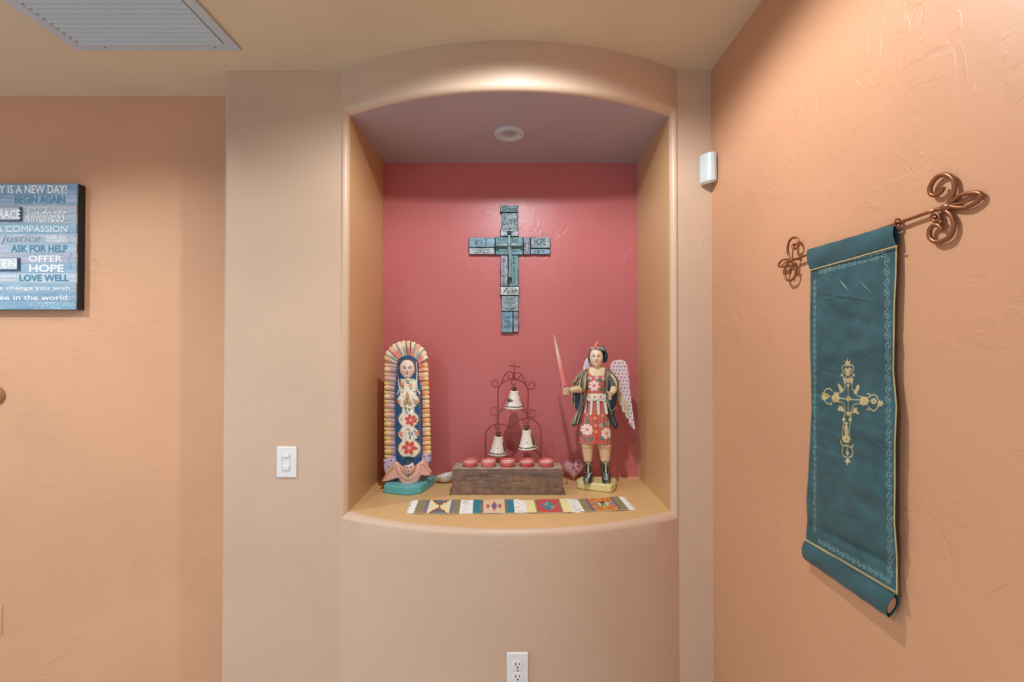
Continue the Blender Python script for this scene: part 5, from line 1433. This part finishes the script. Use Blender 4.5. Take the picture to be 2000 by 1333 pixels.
# ============================================================ WORD PICTURE
def pp(x, y): return (x/4.76, 340+y/4.76)
def picture():
    YFp = 1.806; tz = PY(80, 605, YFp)
    x0 = PY(-92, 480, YFp).x; x1 = PY(149, 480, YFp).x; z1 = PY(80, 358, YFp).z; z0 = tz.z
    T = thing('word_art_panel', ((x0+x1)/2, YL, z0), 'square blue-grey plank sign covered with hopeful words, black sides, on the left wall', 'sign')
    mb = MB(); mb.box(((x0+x1)/2, (YFp+YL)/2+.003, (z0+z1)/2), (x1-x0, YL-YFp-.004, z1-z0)); mb.build('frame_box', M['black'], T, bevel=.001)
    rows = [80, 190, 278, 368, 458, 552, 645, 735, 828, 922, 1015, 1106, 1185, 1264]
    cols = [(116, 150, 178), (138, 168, 190), (168, 172, 182), (174, 182, 190), (132, 172, 190), (176, 184, 194), (172, 188, 200), (176, 178, 192), (146, 178, 198), (188, 202, 210), (148, 176, 194), (122, 158, 186), (122, 166, 186)]
    r = random.Random(21); zs = [z1-(z1-z0)*(a-80)/(1264-80) for a in rows]; s = YFp/F
    for k in range(13):
        a0, a1 = pp(0, rows[k])[1], pp(0, rows[k+1])[1]
        cv = Canvas(-95, a0-1, 152, a1+1, 4, cols[k])
        for q in range(150):
            x, y = r.uniform(-95, 150), r.uniform(a0, a1)
            cv.line([(x, y), (x+r.uniform(8, 60), y+r.uniform(-.3, .3))], r.uniform(.3, 1.5), r.choice([(206, 214, 220), (214, 216, 222), (96, 140, 170), (150, 150, 172), (186, 172, 186), (100, 160, 186)]), r.uniform(.12, .4))
        def smear(cx_, cy_, rx2, ry2, c_, n_=26):
            for q in range(n_):
                x, y = r.gauss(cx_, rx2*.5), r.gauss(cy_, ry2*.5); cv.line([(x, y), (x+r.uniform(-2, 2), y+r.uniform(-3, 3))], r.uniform(.4, 1.6), c_, .35)
        if k == 1: smear(136, (a0+a1)/2, 7, 6, (196, 140, 186)); smear(122, a1, 3, 4, (70, 130, 170), 12)
        if k in (7, 8): smear(134, (a0+a1)/2, 6, 8, (60, 118, 166)); smear(138, a0+3, 2, 6, (50, 84, 120), 10)
        if k in (4, 5): smear(134, a1-3, 5, 4, (60, 126, 146), 14)
        if k == 12:
            for q in range(60): cv.oval((r.uniform(60, 150), r.uniform(a0+3, a1)), r.uniform(.5, 3), .5, (220, 226, 230), al=.6)
        cv.line([(-95, a0+.3), (150, a0+.3)], .7, (76, 104, 126), .7)
        jx = r.uniform(-.8, .8)/F*YFp if k not in (10,) else 0
        NU, NV = 300, 12; V = np.zeros((NV+1, NU+1, 3)); P_ = np.zeros((NV+1, NU+1, 2))
        for j in range(NV+1):
            for i in range(NU+1):
                X = x0+(x1+jx-x0)*i/NU; Z = zs[k]+(zs[k+1]-zs[k])*j/NV
                yy = YFp+(0.0009 if j in (0, NV) else 0); V[j, i] = (X, yy, Z); P_[j, i] = (-92+241*i/NU, a0+(a1-a0)*j/NV)
        mb = MB(); mb.grid(V, col=cv.sample(P_[..., 0].ravel(), P_[..., 1].ravel()))
        B = V.copy(); B[..., 1] += .005
        for e in (0, -1):
            mb.grid(np.stack([V[e], B[e]], 0), col=cols[k]); mb.grid(np.stack([V[:, e], B[:, e]], 1), col=cols[k])
        mb.build('plank', M['paint'], T, sharp=40)
    W_, B_ = (232, 236, 238), (70, 132, 160)
    def words_(txt, x0, y0, x1, y1, col, bold=0., sh=0., d=.3, name='lettering'):
        mb = MB()
        def fn(x, y):
            q = PY(*pp(x, y), YFp); return (q.x, YFp-d*s, q.z)
        text_on(mb, txt, fn, x0, y0, x1, y1, col, bold, sh); mb.build(name, M['paint'], T, smooth=False)
    words_('EVERYDAY IS A NEW DAY!', -345, 104, 622, 182, W_, .02)
    words_('BEGIN AGAIN', 136, 200, 606, 274, B_, .03)
    words_('new beginnings', -120, 208, 120, 236, (110, 150, 170)); words_('start here', -80, 244, 120, 268, (110, 150, 170))
    words_('kindness', 232, 305, 614, 446, W_, -.012, .55)
    words_('& COMPASSION', -30, 482, 628, 540, W_, 0)
    words_('justice', 10, 572, 378, 650, (112, 132, 146), -.01, .3)
    words_('talk to', 426, 568, 616, 604, W_, .01); words_('strangers', 424, 608, 628, 640, W_, .01)
    words_('ASK FOR HELP', 104, 660, 628, 728, B_, .03)
    words_('OFFER', 268, 758, 580, 818, W_, .02); words_('HOPE', 272, 842, 594, 914, W_, .025)
    words_('LOVE WELL', 180, 936, 640, 1000, B_, .03)
    words_('be kind', -60, 938, 150, 962, W_); words_('to yourself', -80, 974, 150, 1000, W_)
    words_('be the change you wish', -195, 1044, 650, 1086, W_, .012)
    words_('to see in the world.', -165, 1126, 650, 1174, W_, .012)
    for (a, b_, c, d_), txt, col, tb in (((-200, 312, 206, 440), 'GRACE', (172, 180, 192), (-75, 334, 190, 416)), ((-220, 782, 188, 898), 'LISTEN', (196, 206, 206), (-190, 798, 156, 866))):
        p0, p1 = PY(*pp(a, b_), YFp), PY(*pp(c, d_), YFp); mb = MB()
        mb.box(((p0.x+p1.x)/2, YFp-.004, (p0.z+p1.z)/2), (p1.x-p0.x, .008, p0.z-p1.z), col=(66, 98, 122)); 
        mb.box(((p0.x+p1.x)/2-.001, YFp-.0085, (p0.z+p1.z)/2+.001), (p1.x-p0.x-.007, .001, p0.z-p1.z-.006), col=col)
        pl = mb.build('plaque', M['paint'], T)
        mb = MB()
        def fn(x, y):
            q = PY(*pp(x, y), YFp-.0095); return (q.x, q.y, q.z)
        text_on(mb, txt, fn, *tb, (236, 238, 240), .015); mb.build('lettering', M['paint'], pl, smooth=False)
picture()

# ============================================================ FITTINGS
def fittings():
    # dimmer switch
    p0, p1 = PY(541.5, 872.5, YW), PY(580, 932.5, YW); cx, cz = (p0.x+p1.x)/2, (p0.z+p1.z)/2; w, h = p1.x-p0.x, p0.z-p1.z
    T = thing('light_switch', (cx, YW, cz-h/2), 'white dimmer light switch with slider, on the taupe wall left of the niche', 'switch')
    mb = MB(); mb.box((cx, YW-.002, cz), (w, .007, h)); mb.build('plate', M['white'], T, bevel=.0026, seg=3)
    mb = MB()
    for sx in (-1, 1): mb.box((cx-.001+sx*.0148, YW-.0062, cz), (.0016, .0018, .064))
    for sz in (-1, 1): mb.box((cx-.001, YW-.0062, cz+sz*.032), (.0312, .0018, .0016))
    mb.box((cx-.001, YW-.0058, cz), (.0260, .0006, .062)); mb.build('slider_track', M['white'], T, bevel=.0004)
    mb = MB(); mb.box((cx-.001, YW-.0085, cz+.0235), (.0235, .0065, .0085)); mb.build('slider', M['white'], T, bevel=.001)
    mb = MB(); mb.box((cx-.0005, YW-.0076, cz-.0200), (.0225, .0046, .0165)); mb.build('toggle', M['white'], T, bevel=.001)
    for sz in (-1, 1):
        mb = MB(); mb.lathe([(.001, .0008), (.0026, .0006), (.003, 0)], (cx-.001, YW-.0056, cz+sz*.0475), 14, R=Matrix.Rotation(PI/2, 3, 'X')); mb.build('screw', M['white'], T)
    # outlets
    def outlet(cx, cz, yw, w, h, mat, lab):
        T = thing('wall_outlet', (cx, yw, cz-h/2), lab, 'outlet')
        mb = MB(); mb.box((cx, yw-.001, cz), (w, .009, h)); mb.build('plate', mat, T, bevel=.003, seg=3)
        for sz in (-1, 1):
            zc = cz+sz*.0195; P_ = []
            for k in range(40):
                a = 2*PI*k/40; P_.append((cx+.0172*math.cos(a), yw-.0055, zc+max(-.0142, min(.0142, .0172*math.sin(a)))))
            mb = MB(); mb.prism(P_, (0, .002, 0), (0, -.0022, 0)); rc = mb.build('receptacle', mat, T, bevel=.0006)
            mb = MB(); mb.box((cx-.0062, yw-.0078, zc+.004), (.0022, .0012, .008)); mb.box((cx+.0062, yw-.0078, zc+.004), (.0018, .0012, .0068))
            mb.lathe([(.0003, .0006), (.0025, .0006), (.0026, 0)], (cx, yw-.0076, zc-.007), 16, R=Matrix.Rotation(PI/2, 3, 'X'))
            mb.build('slots', M['dark'], rc, smooth=False)
        mb = MB(); mb.lathe([(.0004, .0008), (.0024, .0006), (.003, 0)], (cx, yw-.0055, cz), 14, R=Matrix.Rotation(PI/2, 3, 'X')); mb.build('screw', M['metalw'], T)
    yo = yf(PY(1011, 1300, 1.503).x); pt = PY(1011, 1276.5, yo-.005)
    outlet(pt.x, pt.z-.0575, yo, .0695, .115, M['white'], 'white duplex power outlet low on the curved taupe wall below the niche')
    pt = PY(3, 1185, YL-.005); outlet(pt.x-.0352, pt.z-.057, YL, .0705, .114, M['orange_l'], 'terracotta painted outlet cover low on the left wall at the photo edge')
    # brown knob-like ornament at the left
    p = PY(6, 774, YL-.01); T = thing('wall_ornament', (p.x-.037, YL, p.z-.037), 'small round brown wall ornament at mid height on the left wall', 'ornament')
    mb = MB(); R = Matrix.Rotation(PI/2, 3, 'X')
    mb.lathe([(.036, -.002), (.037, .004), (.034, .009), (.027, .013), (.02, .0145), (.017, .013), (.012, .018), (.0004, .021)], (p.x-.037, YL, p.z), 40, R=R, col=(150, 104, 70)); mb.build('body', M['paint'], T)
    # corner motion sensor
    zt_, zb = PY(1386, 300, 1.63).z, PY(1386, 355, 1.63).z
    a = Vector((PY(1368.5, 330, YW).x, YW-.003)); b = Vector((XR-.003, PX(1402.5, 330, XR).y))
    T = thing('motion_sensor', ((a.x+b.x)/2, (a.y+b.y)/2, zb), 'white half-round motion sensor mounted in the corner near the ceiling', 'sensor')
    d = (b-a); n = Vector((-d.y, d.x)).normalized()
    if n.y > 0: n = -n
    mid = (a+b)/2; hw = d.length/2; dn = d.normalized()
    prof = [mid-dn*hw, mid-dn*hw*.98+n*.008]
    for k in range(1, 20):
        t = PI*k/20; prof.append(mid-dn*hw*.96*math.cos(t)+n*(.009+.016*math.sin(t)))
    prof += [mid+dn*hw*.98+n*.008, mid+dn*hw]
    mb = MB(); mb.prism([(p.x, p.y, zb) for p in prof], (0, 0, 0), (0, 0, zt_-zb)); mb.build('body', M['sensor'], T, bevel=.002, seg=3)
    mb = MB(); mb.prism([(mid.x+(p.x-mid.x)*.86, mid.y+(p.y-mid.y)*.86, zb-.0015) for p in prof], (0, 0, 0), (0, 0, .003)); mb.build('bottom_cap', M['white'], T)
    k0, k1 = prof[6], prof[16]
    mb = MB(); V = []
    for z in np.linspace(zb+.012, zb+.05, 10): V.append([(p.x+n.x*.0006, p.y+n.y*.0006, z) for p in prof[5:18]])
    mb.grid(np.array(V)); mb.build('lens', M['sensor'], T)
    # small wedge bracket behind, filling the corner
    mb = MB(); mb.prism([(a.x+.006, a.y+.002, zb+.012), (b.x, b.y+.006, zb+.012), (XR, YW, zb+.012)], (0, 0, 0), (0, 0, zt_-zb-.024)); mb.build('bracket', M['white'], T)
    # niche downlight
    c = PZ(995, 261, ZT); r = .0635
    T = thing('recessed_downlight', (c.x, c.y, ZT), 'white round recessed downlight, unlit, in the niche ceiling', 'light')
    mb = MB(); mb.lathe([(r, .0), (r, -.003), (r*.97, -.006), (r*.9, -.0075), (r*.70, -.0085), (r*.66, -.0075), (r*.60, -.005), (r*.52, -.003), (r*.44, -.0022)], (c.x, c.y, ZT), 56); mb.build('trim_ring', M['whitem'], T, sharp=50)
    mb = MB(); mb.lathe([(.0004, -.0012), (r*.38, -.0012), (r*.44, -.0024), (r*.46, -.0018)], (c.x, c.y, ZT), 40, col=(150, 152, 154)); mb.build('lens', plain('frosted lens', (160, 162, 164), .25), T)
    # return air vent on the ceiling
    q0, q1 = PZ(155, 97, ZC), PZ(470, 92.5, ZC); y1 = (q0.y+q1.y)/2; x0, x1 = q0.x, q1.x; dy = .62; y0 = y1-dy
    T = thing('ceiling_vent', ((x0+x1)/2, (y0+y1)/2, ZC), 'large white slatted return air vent set in the tan ceiling', 'vent')
    fw = .036; mb = MB()
    zf = ZC-.004
    for (cx_, cy_, wx, wy) in (((x0+x1)/2, y1-fw/2, x1-x0, fw), ((x0+x1)/2, y0+fw/2, x1-x0, fw)): mb.box((cx_, cy_, zf), (wx, wy, .010))
    for cx_ in (x0+fw/2, x1-fw/2): mb.box((cx_, (y0+y1)/2, zf-.0002), (fw, dy-2*fw, .010))
    mb.build('frame', M['whitem'], T, bevel=.002)
    mb = MB(); mb.box(((x0+x1)/2, (y0+y1)/2, ZC-.0006), (x1-x0-2*fw, dy-2*fw, .001)); mb.build('backing', M['dark'], T)
    n = int((dy-2*fw)/.0206); 
    R = Matrix.Rotation(math.radians(-33), 3, 'X')
    for k in range(n):
        y = y1-fw-.0103-k*.0206
        mb = MB(); mb.box(((x0+x1)/2, y, ZC-.0065), (x1-x0-2*fw-.012, .0205, .0012), R=R); mb.build('louver', M['whitem'], T, smooth=False)
    for fx in (.2, .86):
        mb = MB(); mb.lathe([(.0004, -.0012), (.0032, -.001), (.004, 0)], (x0+(x1-x0)*fx, y1-fw*.55, ZC-.009), 14); mb.build('screw', M['metalw'], T)
    mb = MB()
    for sx in (x0+fw+.004, x1-fw-.004):
        mb = MB(); mb.box((sx, (y0+y1)/2, ZC-.006), (.003, dy-2*fw, .008)); mb.build('side_rail', M['whitem'], T)
fittings()

# ============================================================ LIGHT
def spot(name, loc, e, size, blend, rad, col, target=None):
    l = bpy.data.lights.new(name, 'SPOT'); l.energy = e; l.spot_size = math.radians(size); l.spot_blend = blend; l.shadow_soft_size = rad; l.color = col
    o = bpy.data.objects.new(name, l); COL.objects.link(o); o.location = loc
    if target: o.rotation_euler = (Vector(target)-Vector(loc)).to_track_quat('-Z', 'Y').to_euler()
    return o
WARM = (.94, 1.0, 1.04)
spot('ceiling_downlight', (0.02, 1.04, ZC-.012), 58, 167, .38, .026, WARM)
spot('ceiling_downlight', (-2.35, .75, ZC-.012), 84, 155, .5, .04, WARM)
spot('ceiling_downlight', (-1.48, 1.22, ZC-.012), 13, 140, .45, .04, WARM)
spot('ceiling_downlight', (-1.2, -.5, ZC-.012), 100, 160, .5, .10, WARM)
W = bpy.data.worlds.new('world'); SC.world = W; W.use_nodes = True
bg = W.node_tree.nodes['Background']; bg.inputs[0].default_value = (.82, .95, 1.14, 1); bg.inputs[1].default_value = .66

cam = bpy.data.cameras.new('camera'); cam.lens = 16; cam.sensor_width = 36; cam.clip_start = .02; cam.clip_end = 50
co = bpy.data.objects.new('camera', cam); COL.objects.link(co); co.location = (0, 0, CZ); co.rotation_euler = (PI/2+PITCH, 0, 0)
SC.camera = co
SC.view_settings.view_transform = 'Standard'; SC.view_settings.look = 'None'; SC.view_settings.exposure = 0.0; SC.view_settings.gamma = 1.0
SC.view_settings.use_curve_mapping = False
SC.cycles.max_bounces = 8; SC.cycles.diffuse_bounces = 5; SC.cycles.use_denoising = True
